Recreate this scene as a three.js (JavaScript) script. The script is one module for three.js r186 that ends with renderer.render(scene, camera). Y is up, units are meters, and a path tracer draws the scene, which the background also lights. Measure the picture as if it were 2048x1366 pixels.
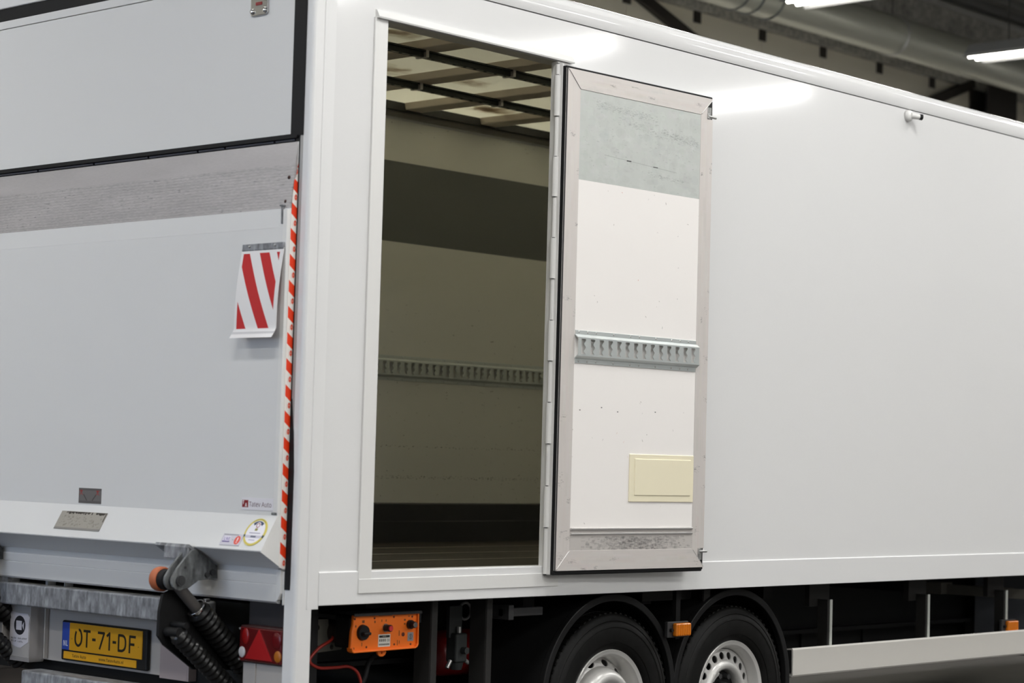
import * as THREE from 'three';
import { RoundedBoxGeometry } from 'three/addons/geometries/RoundedBoxGeometry.js';
import { mergeGeometries, toCreasedNormals } from 'three/addons/utils/BufferGeometryUtils.js';
import { RectAreaLightUniformsLib } from 'three/addons/lights/RectAreaLightUniformsLib.js';

// ------------------------------------------------------------------ camera, sky, exposure
RectAreaLightUniformsLib.init();
const scene = new THREE.Scene();
const renderer = new THREE.WebGLRenderer({ antialias: true });
renderer.toneMapping = THREE.LinearToneMapping;
renderer.toneMappingExposure = 1.0;
renderer.shadowMap.enabled = true;
const LAMP = 36.5, SKY = 4.2;                         // lamp luminance, daylight through the gate opening
scene.background = new THREE.Color().setRGB(0.62 * SKY, 0.80 * SKY, 1.12 * SKY);

const camera = new THREE.PerspectiveCamera(18.18, 2048 / 1366, 0.1, 80);
{
  const yaw = 42.493521 * Math.PI / 180, pitch = 3.162262 * Math.PI / 180, roll = 1.5602086 * Math.PI / 180;
  const f = new THREE.Vector3(Math.cos(pitch) * Math.cos(yaw), Math.sin(pitch), -Math.cos(pitch) * Math.sin(yaw));
  const r = new THREE.Vector3().crossVectors(f, new THREE.Vector3(0, 1, 0)).normalize(), u = new THREE.Vector3().crossVectors(r, f);
  const R = r.clone().multiplyScalar(Math.cos(roll)).addScaledVector(u, Math.sin(roll));
  const U = u.clone().multiplyScalar(Math.cos(roll)).addScaledVector(r, -Math.sin(roll));
  camera.quaternion.setFromRotationMatrix(new THREE.Matrix4().makeBasis(R, U, f.clone().negate()));
  camera.position.set(-5.118469, 1.423695, 5.701554);
  camera.fov = 2 * Math.atan(683 / 4269.957) * 180 / Math.PI;
  camera.focus = 9.1; camera.userData.fStop = 2.6;
  camera.updateProjectionMatrix();
}

// ------------------------------------------------------------------ helpers
let seed = 12345;
function rnd() { seed = (seed + 0x6D2B79F5) | 0; let t = Math.imul(seed ^ (seed >>> 15), 1 | seed); t = (t + Math.imul(t ^ (t >>> 7), 61 | t)) ^ t; return ((t ^ (t >>> 14)) >>> 0) / 4294967296; }
const used = new Map();
function numbered(n) { const k = used.get(n) || 0; used.set(n, k + 1); return k ? n + '_' + String(k).padStart(3, '0') : n; }
function uvBox(g) {                                  // uv in metres, from the dominant axis of each face
  if (g.index) g = g.toNonIndexed();
  if (!g.attributes.normal) g.computeVertexNormals();
  const p = g.attributes.position, n = g.attributes.normal, uv = new Float32Array(p.count * 2);
  for (let i = 0; i < p.count; i += 3) {
    let ax = 0, ay = 0, az = 0;
    for (let k = 0; k < 3; k++) { ax += Math.abs(n.getX(i + k)); ay += Math.abs(n.getY(i + k)); az += Math.abs(n.getZ(i + k)); }
    for (let k = 0; k < 3; k++) {
      const x = p.getX(i + k), y = p.getY(i + k), z = p.getZ(i + k);
      const [a, b] = az >= ax && az >= ay ? [x, y] : ax >= ay ? [z, y] : [x, z];
      uv[2 * (i + k)] = a; uv[2 * (i + k) + 1] = b;
    }
  }
  g.setAttribute('uv', new THREE.BufferAttribute(uv, 2));
  return g;
}
function fit(g, a, b, flipA = false) {               // uv 0..1 over the bounding box in axes a, b
  g.computeBoundingBox(); const bb = g.boundingBox, p = g.attributes.position, uv = new Float32Array(p.count * 2);
  for (let i = 0; i < p.count; i++) {
    const q = { x: p.getX(i), y: p.getY(i), z: p.getZ(i) };
    const s = (q[a] - bb.min[a]) / (bb.max[a] - bb.min[a]); uv[2 * i] = flipA ? 1 - s : s;
    uv[2 * i + 1] = (q[b] - bb.min[b]) / (bb.max[b] - bb.min[b]);
  }
  g.setAttribute('uv', new THREE.BufferAttribute(uv, 2)); g.userData.fitted = true; return g;
}
function mesh(name, geo, mat, parent) {
  let g = Array.isArray(geo) ? join(geo) : geo;
  if (!g.userData.fitted) g = uvBox(g);
  const m = new THREE.Mesh(g, mat); m.name = parent ? name : numbered(name);
  m.castShadow = m.receiveShadow = true; (parent || scene).add(m); return m;
}
function join(list) {
  return mergeGeometries(list.map(g => { g = g.index ? g.toNonIndexed() : g; if (!g.attributes.normal) g.computeVertexNormals(); if (!g.attributes.uv) g.setAttribute('uv', new THREE.BufferAttribute(new Float32Array(g.attributes.position.count * 2), 2)); for (const k of Object.keys(g.attributes)) if (!['position', 'normal', 'uv'].includes(k)) g.deleteAttribute(k); return g; }));
}
function group(name, parent, pos) { const g = new THREE.Group(); g.name = parent ? name : numbered(name); if (pos) g.position.set(...pos); (parent || scene).add(g); return g; }
function tag(o, label, category, grp) { o.userData.label = label; o.userData.category = category; if (grp) o.userData.group = grp; return o; }
function struct(o, label, category) { o.userData.kind = 'structure'; if (label) o.userData.label = label; if (category) o.userData.category = category; return o; }
function box(x0, x1, y0, y1, z0, z1) { const g = new THREE.BoxGeometry(x1 - x0, y1 - y0, z1 - z0); g.translate((x0 + x1) / 2, (y0 + y1) / 2, (z0 + z1) / 2); return g; }
function rb(x0, x1, y0, y1, z0, z1, r = 0.003, s = 2) { const d = Math.min(x1 - x0, y1 - y0, z1 - z0); const g = new RoundedBoxGeometry(x1 - x0, y1 - y0, z1 - z0, s, Math.min(r, d * 0.49)); g.translate((x0 + x1) / 2, (y0 + y1) / 2, (z0 + z1) / 2); return g; }
function poly(pts, holes = []) { const s = new THREE.Shape(pts.map(p => new THREE.Vector2(p[0], p[1]))); for (const h of holes) s.holes.push(new THREE.Path(h.map(p => new THREE.Vector2(p[0], p[1])))); return s; }
function exZ(pts, z0, z1, holes = [], bevel = 0, segs = 12) {          // outline in X,Y pushed along Z
  const g = new THREE.ExtrudeGeometry(Array.isArray(pts) ? poly(pts, holes) : pts, { depth: z1 - z0 - 2 * bevel, bevelEnabled: bevel > 0, bevelSize: bevel, bevelThickness: bevel, bevelOffset: -bevel, bevelSegments: 2, curveSegments: segs });
  g.translate(0, 0, z0 + bevel); return g;
}
function exX(pts, x0, x1, holes = [], bevel = 0) {          // outline given as (Z, Y), pushed along X
  const g = exZ(pts.map(p => [-p[0], p[1]]), x0, x1, holes.map(h => h.map(p => [-p[0], p[1]])), bevel);
  g.rotateY(Math.PI / 2); return g;                        // (x,y,z) -> (z,y,-x)
}
function cyl(a, b, r0, r1 = r0, seg = 20, open = false) {
  const A = new THREE.Vector3(...a), B = new THREE.Vector3(...b), d = B.clone().sub(A);
  const g = new THREE.CylinderGeometry(r1, r0, d.length(), seg, 1, open);
  g.applyQuaternion(new THREE.Quaternion().setFromUnitVectors(new THREE.Vector3(0, 1, 0), d.clone().normalize()));
  g.translate((A.x + B.x) / 2, (A.y + B.y) / 2, (A.z + B.z) / 2); return g;
}
function tube(pts, r, seg = 60, rad = 8) { return new THREE.TubeGeometry(new THREE.CatmullRomCurve3(pts.map(p => new THREE.Vector3(...p))), seg, r, rad); }
function latheZ(profile, seg = 64) { const g = new THREE.LatheGeometry(profile.map(p => new THREE.Vector2(p[0], p[1])), seg); g.rotateX(Math.PI / 2); return g; }   // profile (r, z)
function lathe(profile, a, dir, seg = 24) {                // profile (r, distance along dir)
  const g = new THREE.LatheGeometry(profile.map(p => new THREE.Vector2(p[0], p[1])), seg);
  g.applyQuaternion(new THREE.Quaternion().setFromUnitVectors(new THREE.Vector3(0, 1, 0), new THREE.Vector3(...dir).normalize())); g.translate(...a); return g;
}

// ------------------------------------------------------------------ textures
function lattice(n, sd) { const a = new Float32Array(n * n); let s = sd * 7919 + 17; for (let i = 0; i < n * n; i++) { s = (Math.imul(s, 1664525) + 1013904223) | 0; a[i] = (s >>> 0) / 4294967296; } return a; }
const LAT = {};
function vn(u, v, fu, fv, sd) {                            // periodic value noise on 0..1
  const N = 256, L = LAT[sd] || (LAT[sd] = lattice(N, sd)); u *= fu; v *= fv;
  const x0 = Math.floor(u), y0 = Math.floor(v), fx = u - x0, fy = v - y0, sx = fx * fx * (3 - 2 * fx), sy = fy * fy * (3 - 2 * fy);
  const at = (x, y) => L[(((y % fv) + fv) % fv % N) * N + (((x % fu) + fu) % fu % N)];
  const a = at(x0, y0), b = at(x0 + 1, y0), c = at(x0, y0 + 1), d = at(x0 + 1, y0 + 1);
  return (a + (b - a) * sx) * (1 - sy) + (c + (d - c) * sx) * sy;
}
function tex(w, h, fn, srgb = true, rep = [1, 1]) {
  const d = new Uint8Array(w * h * 4);
  for (let y = 0; y < h; y++) for (let x = 0; x < w; x++) { const c = fn(x / w, y / h), i = 4 * (y * w + x); const q = Array.isArray(c) ? c : [c, c, c]; for (let k = 0; k < 3; k++) d[i + k] = Math.max(0, Math.min(255, q[k])); d[i + 3] = 255; }
  const t = new THREE.DataTexture(d, w, h); t.wrapS = t.wrapT = THREE.RepeatWrapping; t.magFilter = THREE.LinearFilter; t.minFilter = THREE.LinearMipmapLinearFilter; t.generateMipmaps = true;
  if (srgb) t.colorSpace = THREE.SRGBColorSpace; t.repeat.set(...rep); t.needsUpdate = true; return t;
}
function canvasTex(w, h, draw) { const c = document.createElement('canvas'); c.width = w; c.height = h; const g = c.getContext('2d'); draw(g, w, h); const t = new THREE.CanvasTexture(c); t.colorSpace = THREE.SRGBColorSpace; return t; }
const M = (o) => new THREE.MeshStandardMaterial(o), MP = (o) => new THREE.MeshPhysicalMaterial(o);
const lin = (r, g, b) => new THREE.Color().setRGB(r, g, b);

const orange_peel = tex(256, 256, (u, v) => 255 * (0.6 * vn(u, v, 96, 10, 1) + 0.25 * vn(u, v, 20, 16, 2) + 0.15 * vn(u, v, 120, 90, 3)), false, [2.2, 2.2]);
const galvT = tex(512, 512, (u, v) => { const a = vn(u, v, 60, 14, 4), b = vn(u, v, 24, 18, 5), c = vn(u, v, 110, 60, 6), s = 0.45 * a + 0.35 * b + 0.2 * c; const k = 140 + 110 * (s - 0.5); return [k * 0.985, k, k * 1.03]; }, true, [1.6, 1.6]);
const sheetT = tex(512, 512, (u, v) => { const a = vn(u, v, 200, 6, 7), b = vn(u, v, 9, 7, 8), c = vn(u, v, 60, 50, 9); let k = 200 + 14 * (a - 0.5) + 16 * (b - 0.5); if (c > 0.86 && b > 0.55) k -= 60 * (c - 0.86) / 0.14; return [k, k * 0.982, k * 0.97]; }, true, [1.3, 1.3]);
const brushT = tex(256, 512, (u, v) => 128 + 90 * (vn(u, v, 8, 200, 11) - 0.5) + 60 * (vn(u, v, 30, 90, 12) - 0.5), false, [1, 1]);
const floorT = tex(1024, 1024, (u, v) => { const a = vn(u, v, 6, 5, 13), b = vn(u, v, 30, 34, 14), c = vn(u, v, 160, 150, 15); const k = 35 + 13 * (a - 0.5) + 14 * (b - 0.5) + 10 * (c - 0.5); return [k * 1.08, k * 0.95, k * 0.87]; }, true, [0.16, 0.16]);
const deckT = tex(1024, 256, (u, v) => { const a = vn(u, v, 5, 40, 16), b = vn(u, v, 16, 120, 17), c = vn(u, v, 90, 60, 18); const k = 46 + 30 * (a - 0.5) + 26 * (b - 0.5) + 14 * (c - 0.5); return [k * 1.12, k * 0.98, k * 0.84]; }, true, [0.5, 1.2]);
const concT = tex(512, 512, (u, v) => { const a = vn(u, v, 10, 8, 19), b = vn(u, v, 48, 44, 20), c = vn(u, v, 150, 150, 21); const k = 172 + 40 * (a - 0.5) + 46 * (b - 0.5) + 30 * (c - 0.5); return [k, k * 0.99, k * 0.95]; }, true, [0.8, 0.8]);
const stripT = tex(1024, 512, (u, v) => {                  // worn ribbed aluminium tip of the loading platform
  const rib = Math.sin(v * Math.PI * 2 * 22), a = vn(u, v, 12, 8, 22), b = vn(u, v, 180, 120, 23), c = vn(u, v, 90, 70, 24);
  let k = 182 + 5 * rib * (v < 0.66 ? 1 : 0) + 12 * (a - 0.5); if (v < 0.66) { k -= 7; k += 20 * (b - 0.5); if (c > 0.84) k -= 60 * (c - 0.84) / 0.16 * (0.2 + a * a); } else k += 5 * (b - 0.5);
  return [k * 1.005, k * 0.985, k * 0.985];
});
const rubT = tex(512, 512, (u, v) => { const a = vn(u, v, 12, 10, 25), b = vn(u, v, 90, 90, 26); const k = 30 + 16 * (a - 0.5) + 10 * (b - 0.5); return [k, k, k * 0.98]; }, true, [1.5, 1.5]);
const scuffWallT = canvasTex(2048, 2048, (g, w, h) => {     // one 2 m square of the inner lining with its scratches
  g.fillStyle = '#e6e5de'; g.fillRect(0, 0, w, h);
  for (let i = 0; i < 260; i++) { const x = rnd() * w, y = h * (0.45 + 0.55 * Math.pow(rnd(), 0.7)), l = 6 + rnd() * 40; g.strokeStyle = `rgba(70,64,52,${0.12 + rnd() * 0.45})`; g.lineWidth = 1 + rnd() * 3; g.beginPath(); g.moveTo(x, y); g.lineTo(x + l * (rnd() - 0.3), y + l * (rnd() - 0.5) * 0.4); g.stroke(); }
  for (let r = 0; r < 3; r++) { const y = h * [0.845, 0.925, 0.93][r]; for (let x = 0; x < w; x += 8 + rnd() * 26) { g.fillStyle = `rgba(60,55,45,${0.1 + rnd() * 0.4})`; g.fillRect(x, y + (rnd() - 0.5) * 8, 3 + rnd() * 10, 2 + rnd() * 4); } }
  g.strokeStyle = 'rgba(70,65,52,0.7)'; g.lineWidth = 4; g.beginPath(); g.moveTo(500, 1260); g.quadraticCurveTo(580, 1210, 720, 1210); g.moveTo(640, 1140); g.lineTo(760, 1290); g.stroke();
});
const doorWhiteT = canvasTex(1024, 2048, (g, w, h) => {
  g.fillStyle = '#f8f4f1'; g.fillRect(0, 0, w, h);
  for (let i = 0; i < 46; i++) { const x = rnd() * w, y = rnd() * h; g.fillStyle = `rgba(${rnd() < 0.25 ? '190,110,90' : '120,115,110'},${0.1 + rnd() * 0.3})`; g.beginPath(); g.ellipse(x, y, 2 + rnd() * 7, 1 + rnd() * 3, rnd() * 3, 0, 7); g.fill(); }
  for (const [x, y] of [[0.05, 0.66], [0.22, 0.65], [0.35, 0.66], [0.66, 0.655]]) { g.fillStyle = 'rgba(60,60,60,0.75)'; g.fillRect(x * w, y * h, 10, 6); }
});
const doorGreyT = canvasTex(1024, 512, (g, w, h) => {
  g.fillStyle = '#c6cac6'; g.fillRect(0, 0, w, h);
  for (let i = 0; i < 500; i++) { g.fillStyle = `rgba(${rnd() < 0.5 ? '228,232,228' : '150,155,152'},${0.02 + rnd() * 0.05})`; g.beginPath(); g.ellipse(rnd() * w, rnd() * h, 6 + rnd() * 40, 6 + rnd() * 30, 0, 0, 7); g.fill(); }
  const band = (x0, x1, f, n, sp) => { for (let i = 0; i < n; i++) { const x = x0 + rnd() * (x1 - x0), y = f(x) + (rnd() + rnd() + rnd() - 1.5) * sp; g.fillStyle = `rgba(96,100,100,${0.03 + rnd() * 0.14})`; g.fillRect(x * w, y * h, 3 + rnd() * 18, 1 + rnd() * 5); } };
  band(0.12, 0.62, x => 0.1 + x * 0.12, 420, 0.05); band(0.3, 0.75, x => 0.16 + x * 0.26, 200, 0.05); band(0.68, 0.97, x => 0.1 + x * 0.28, 360, 0.06); band(0.02, 0.95, () => 0.5, 260, 0.45);
  g.strokeStyle = 'rgba(70,72,72,0.22)'; g.lineWidth = 3; g.beginPath(); g.moveTo(w * 0.2, h * 0.68); g.lineTo(w * 0.8, h * 0.74); g.stroke();
  g.fillStyle = 'rgba(40,40,40,0.8)'; g.fillRect(w * 0.38, h * 0.695, 38, 7); g.fillRect(w * 0.6, h * 0.715, 40, 5);
  band(0.55, 0.85, x => 0.8 + (x - 0.55) * 0.1, 120, 0.03);
});
const kickT = canvasTex(1024, 128, (g, w, h) => {
  g.fillStyle = '#cfcac6'; g.fillRect(0, 0, w, h);
  for (let i = 0; i < 800; i++) { const x = (rnd() + rnd() + rnd()) / 3 * 1.1, y = 0.35 + rnd() * 0.6; g.fillStyle = `rgba(62,60,60,${0.03 + rnd() * 0.13})`; g.fillRect((x - 0.05 + 0.05 * rnd()) * w, y * h, 3 + rnd() * 34, 2 + rnd() * 12); }
});
const frameMarks = (vertical, sd) => { seed = sd; return canvasTex(vertical ? 128 : 1024, vertical ? 2048 : 128, (g, w, h) => {
  g.fillStyle = '#dad4d0'; g.fillRect(0, 0, w, h);
  for (let i = 0; i < 120; i++) { g.fillStyle = `rgba(${rnd() < 0.5 ? '240,234,230' : '180,175,172'},${0.02 + rnd() * 0.05})`; g.fillRect(rnd() * w, rnd() * h, vertical ? 4 + rnd() * 30 : 30 + rnd() * 120, vertical ? 30 + rnd() * 160 : 4 + rnd() * 30); }
  for (let i = 0; i < (vertical ? 15 : 5); i++) { const x = rnd() * w, y = (vertical ? Math.pow(rnd(), i % 2 ? 0.3 : 2.4) : rnd()) * h, n = 8 + rnd() * 26, sx = 12 + rnd() * 34, sy = 5 + rnd() * 22; for (let k = 0; k < n; k++) { g.fillStyle = `rgba(64,62,62,${0.03 + rnd() * 0.16})`; g.fillRect(x + (rnd() + rnd() - 1) * sx, y + (rnd() + rnd() - 1) * sy, 2 + rnd() * 16, 1 + rnd() * 3.5); } }
}); };

// ------------------------------------------------------------------ materials
const paint = MP({ color: lin(0.80, 0.80, 0.80), roughness: 0.075, bumpMap: orange_peel, bumpScale: 0.00004 });
const paintSoft = MP({ color: lin(0.80, 0.80, 0.80), roughness: 0.34 });
const liftWhite = M({ color: lin(0.76, 0.76, 0.755), roughness: 0.42 });
const trimWhite = M({ color: lin(0.80, 0.795, 0.78), roughness: 0.3 });
const blackRubber = MP({ color: lin(0.012, 0.012, 0.013), roughness: 0.62, specularIntensity: 0.45 });
const tyreMat = MP({ map: rubT, color: lin(0.22, 0.21, 0.20), roughness: 0.55, specularIntensity: 0.45 });
const blackPlastic = MP({ color: lin(0.014, 0.014, 0.0145), roughness: 0.42, specularIntensity: 0.45 });
const chassisMat = MP({ color: lin(0.012, 0.012, 0.0125), roughness: 0.55, specularIntensity: 0.45 });
const darkSteel = M({ color: lin(0.05, 0.05, 0.052), roughness: 0.5, metalness: 0.2 });
const greyPost = MP({ color: lin(0.028, 0.027, 0.026), roughness: 0.5, specularIntensity: 0.45 });
const galv = M({ map: galvT, color: lin(1.0, 1.0, 1.0), roughness: 0.5, metalness: 0.1 });
const galvDark = M({ map: galvT, color: lin(0.55, 0.56, 0.53), roughness: 0.5, metalness: 0.1 });
const alu = M({ map: sheetT, roughness: 0.42, metalness: 0.45 });
const aluPlain = M({ color: lin(0.62, 0.60, 0.59), roughness: 0.32, metalness: 0.6 });
const steelRail = M({ color: lin(0.70, 0.74, 0.735), roughness: 0.34, metalness: 0.6 });
const stayZinc = M({ color: lin(0.58, 0.60, 0.56), roughness: 0.55 });
const chrome = M({ color: lin(0.75, 0.74, 0.72), roughness: 0.16, metalness: 1 });
const rimSilver = M({ color: lin(0.66, 0.65, 0.63), roughness: 0.34, metalness: 0.35 });
const zinc = M({ color: lin(0.55, 0.55, 0.54), roughness: 0.35, metalness: 0.7 });

// ------------------------------------------------------------------ the hall
const HX0 = -14, HX1 = 26, HZ0 = -6.0, HZ1 = 16, HY = 6.35;
const creamWall = M({ color: lin(0.76, 0.72, 0.62), roughness: 0.7 });
const plainWall = M({ color: lin(0.74, 0.73, 0.70), roughness: 0.8 });
const ceilMat = M({ color: lin(0.17, 0.17, 0.165), roughness: 0.6 });
const brownSteel = M({ color: lin(0.03, 0.024, 0.02), roughness: 0.55 });
struct(mesh('floor', box(HX0 - 6, HX1 + 0.3, -0.3, 0, HZ0 - 0.3, HZ1 + 0.3), M({ map: floorT, roughness: 0.5 })), 'dark brown concrete hall floor', 'floor');
const wb = group('wall_back'); struct(wb, 'cream panelled hall wall behind the trailer', 'wall');
mesh('wall_core', box(HX0, HX1, 0, HY + 0.2, HZ0 - 0.3, HZ0 - 0.06), plainWall, wb);
for (let x = HX0; x < HX1 - 0.5; x += 1) mesh('wall_panel', rb(x + 0.49 + 0.003 - 0.49, x + 0.997, 0, 5.50, HZ0 - 0.06, HZ0, 0.006, 1), creamWall, wb);
mesh('wall_plinth', rb(HX0, HX1, 0, 1.25, HZ0 - 0.05, HZ0 + 0.04, 0.006, 1), M({ color: lin(0.035, 0.03, 0.027), roughness: 0.7 }), wb);
mesh('edge_beam', rb(HX0, HX1, 5.50, 6.25, HZ0 - 0.05, HZ0 + 0.07, 0.01, 1), M({ map: concT, roughness: 0.9 }), wb);
for (let x = HX0 + 1; x < HX1 - 0.5; x += 1) mesh('anchor_plate', rb(x - 0.052, x + 0.052, 5.395, 5.525, HZ0, HZ0 + 0.015, 0.003, 1), brownSteel, wb);
struct(mesh('wall_front', box(HX0, HX1, 0, HY + 0.2, HZ1, HZ1 + 0.3), plainWall), 'far light hall wall beside the camera', 'wall');
struct(mesh('wall_right', box(HX1, HX1 + 0.3, 0, HY + 0.2, HZ0 - 0.3, HZ1 + 0.3), plainWall), 'end wall of the hall ahead of the trailer', 'wall');
const wl = mesh('wall_left', exX([[HZ0 - 0.3, 0], [-5.2, 0], [-5.2, 4.6], [-0.4, 4.6], [-0.4, 0], [HZ1 + 0.3, 0], [HZ1 + 0.3, HY + 0.2], [HZ0 - 0.3, HY + 0.2]], HX0 - 0.3, HX0), plainWall);
struct(wl, 'hall wall with the open gate behind the camera', 'wall');
{ // trapezoidal steel deck
  const pts = []; const p = 0.3, d = 0.09;
  const prof = []; for (let z = HZ0 - 0.3; z < HZ1 + 0.3; z += p) prof.push([z, HY], [z + 0.13, HY], [z + 0.17, HY + d], [z + 0.26, HY + d]);
  prof.push([HZ1 + 0.3, HY + d], [HZ1 + 0.3, HY + 0.2], [HZ0 - 0.3, HY + 0.2]);
  struct(mesh('ceiling', exX(prof, HX0 - 0.3, HX1 + 0.3), ceilMat), 'dark ribbed steel roof deck of the hall', 'ceiling');
}
{ const c = group('steel_column'); tag(c, 'dark steel column standing at the cream back wall', 'column'); c.position.set(15.05, 0, HZ0 + 0.14);
  mesh('flange', rb(-0.3, 0.3, 0, 5.52, 0.08, 0.10, 0.003, 1), brownSteel, c); mesh('flange', rb(-0.3, 0.3, 0, 5.52, -0.14, -0.12, 0.003, 1), brownSteel, c); mesh('web', box(-0.008, 0.008, 0, 5.52, -0.12, 0.08), brownSteel, c); }
{ const bar = (a, b) => { const d = new THREE.Vector3(b[0] - a[0], b[1] - a[1], 0), L = d.length(); const g = rb(0, L, -0.05, 0.05, 0, 0.06, 0.003, 1); g.rotateZ(Math.atan2(d.y, d.x)); g.translate(a[0], a[1], HZ0 + 0.02); return g; };
  tag(mesh('wall_brace', bar([8.75, 5.6], [12.0, 4.53]), brownSteel), 'dark diagonal wall brace falling to the right behind the trailer roof', 'brace');
  tag(mesh('wall_brace', bar([12.05, 4.53], [14.75, 5.55]), brownSteel), 'dark diagonal wall brace rising towards the column', 'brace'); }
{ // round ventilation duct under the ceiling
  const dz = -4.8, dy = 5.37, r = 0.18, d = group('ventilation_duct'); tag(d, 'long round galvanised ventilation duct hanging along the back wall', 'duct'); d.position.set(0, dy, dz);
  const dm = M({ color: lin(0.50, 0.51, 0.46), roughness: 0.36, metalness: 0.5 });
  const segs = [[HX0 + 0.4, -4], [-4, 2.6], [2.6, 9.15], [9.15, 13.0], [13.0, 18.2], [18.2, HX1 - 0.4]];
  for (const [a, b] of segs) { const m = mesh('duct_section', cyl([a, 0, 0], [b, 0, 0], r, r, 40), dm, d); }
  for (const x of [2.6, 8.95, 9.15, 9.42, 18.2]) { const t = new THREE.TorusGeometry(r + 0.003, 0.011, 8, 40); t.rotateY(Math.PI / 2); t.translate(x, 0, 0); mesh('joint_collar', t, galvDark, d); }
  for (const x of [1.2, 5.0, 8.1, 11.35, 14.6, 17.8]) { const t = new THREE.TorusGeometry(r + 0.006, 0.008, 8, 40); t.scale(1, 1, 2.2); t.rotateY(Math.PI / 2); t.translate(x, 0, 0); const hg = mesh('hanger_ring', t, zinc, d); mesh('hanger_rod', cyl([x, r, 0], [x, HY - dy, 0], 0.006, 0.006, 8), darkSteel, hg); }
}
// fluorescent fittings
const housingMat = M({ color: lin(0.36, 0.36, 0.36), roughness: 0.5 });
const tubeMat = M({ color: lin(0.9, 0.9, 0.9), emissive: lin(1, 0.97, 0.90), emissiveIntensity: 14, roughness: 0.5 });
const reflMat = M({ color: lin(0.85, 0.85, 0.83), roughness: 0.5 });
const lampGeo = (() => {
  const L = 1.5, w = 0.17, t = 0.06, h = 0.13, k = 0.004;
  return {
    housing: (() => { const a = [[-w, 0], [-t, h], [t, h], [w, 0], [w - k, 0], [t - k, h - k], [-t + k, h - k], [-w + k, 0]]; const g = exZ(a, 0, L); return g; })(),
    reflector: exZ([[-w + 0.012, 0.02], [-t, h - 0.03], [t, h - 0.03], [w - 0.012, 0.02], [w - 0.016, 0.02], [t - 0.003, h - 0.034], [-t + 0.003, h - 0.034], [-w + 0.016, 0.02]], 0.004, L - 0.004),
    tubeA: cyl([-0.062, 0.032, 0.0], [-0.062, 0.032, L], 0.024, 0.024, 14), tubeB: cyl([0.062, 0.032, 0.0], [0.062, 0.032, L], 0.024, 0.024, 14),
    socketA: rb(-0.1, 0.1, 0.056, 0.075, 0.0, 0.05, 0.004, 1), socketB: rb(-0.1, 0.1, 0.056, 0.075, L - 0.05, L, 0.004, 1),
    rodA: cyl([0, h, 0.35], [0, 1.36, 0.35], 0.005, 0.005, 6), rodB: cyl([0, h, L - 0.35], [0, 1.36, L - 0.35], 0.005, 0.005, 6),
  };
})();
for (const k of Object.keys(lampGeo)) lampGeo[k] = Object.assign(uvBox(lampGeo[k]), { userData: { fitted: true } });
function lamp(x, z, label, grp, y = 5.0) {
  const g = group('fluorescent_lamp', null, [x, y, z]); tag(g, label, 'lamp', grp);
  mesh('housing', lampGeo.housing, housingMat, g); mesh('reflector', lampGeo.reflector, reflMat, g);
  mesh('tube', lampGeo.tubeA, tubeMat, g); mesh('tube', lampGeo.tubeB, tubeMat, g); mesh('socket', lampGeo.socketA, reflMat, g); mesh('socket', lampGeo.socketB, reflMat, g); mesh('suspension_rod', lampGeo.rodA, darkSteel, g); mesh('suspension_rod', lampGeo.rodB, darkSteel, g);
  const l = new THREE.RectAreaLight(new THREE.Color(1, 1, 0.99), LAMP, 0.31, 1.46); l.name = 'tube_light'; l.position.set(0, -0.006, 0.75); l.rotation.set(-Math.PI / 2, 0, 0); g.add(l);
  return g;
}
lamp(8.4, -3.83, 'bright fluorescent fitting cut by the top edge above the trailer roof');
lamp(11.12, -3.83, 'fluorescent fitting with grey reflector hanging at the right edge of the picture');
for (let k = -6; k <= 5; k++) if (k !== 0 && k !== 1) lamp(8.4 + 2.72 * k, -3.83, 'fluorescent fitting of the hall row along the back wall', 'fittings of the back row');
for (let k = -5; k <= 1; k++) lamp(8.75 + 2.9 * k, 6.0, 'fluorescent fitting of the hall row mirrored in the trailer side', 'fittings of the near row');
for (let k = -5; k <= 5; k++) lamp(8.6 + 2.75 * k, 1.1, 'fluorescent fitting of the hall row above the trailer edge', 'fittings of the middle row');
for (let k = -5; k <= 0; k++) { lamp(8.6 + 2.75 * k, 10.4, 'fluorescent fitting of the outer hall row behind the camera', 'fittings of the outer row'); lamp(8.6 + 2.75 * k, 13.4, 'fluorescent fitting of the hall row by the near wall', 'fittings of the wall row'); }

// ------------------------------------------------------------------ the trailer
const T = group('box_trailer'); tag(T, 'white box trailer with folded tail lift and an open side door', 'trailer');
const W2 = -2.55, FX = 13.2, YB = 0.880, YR = 1.0008, YS = 3.217;

// right side wall with the door opening
mesh('side_wall', exZ([[0.10, 0.90], [FX, 0.90], [FX, YS], [0.10, YS]], -0.06, 0, [[[0.355, 0.972], [0.355, 3.06], [1.385, 3.06], [1.385, 0.972]]]), paint, T);
mesh('left_side_wall', box(0.02, FX, 0.90, YS, W2, W2 + 0.06), paint, T);
mesh('front_wall', box(FX - 0.06, FX, 0.90, 3.30, W2 + 0.06, -0.06), paint, T);
// bottom rail: flat face, tiny step on top
mesh('bottom_rail', exX([[-0.06, YB], [0.004, YB], [0.0065, YB + 0.002], [0.0065, YR - 0.003], [0.004, YR], [0, YR + 0.001], [-0.06, YR]], 0.108, FX), paintSoft, T);
mesh('left_bottom_rail', rb(0.02, FX, YB, YR, W2 - 0.005, W2 + 0.06, 0.003), paintSoft, T);
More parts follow.
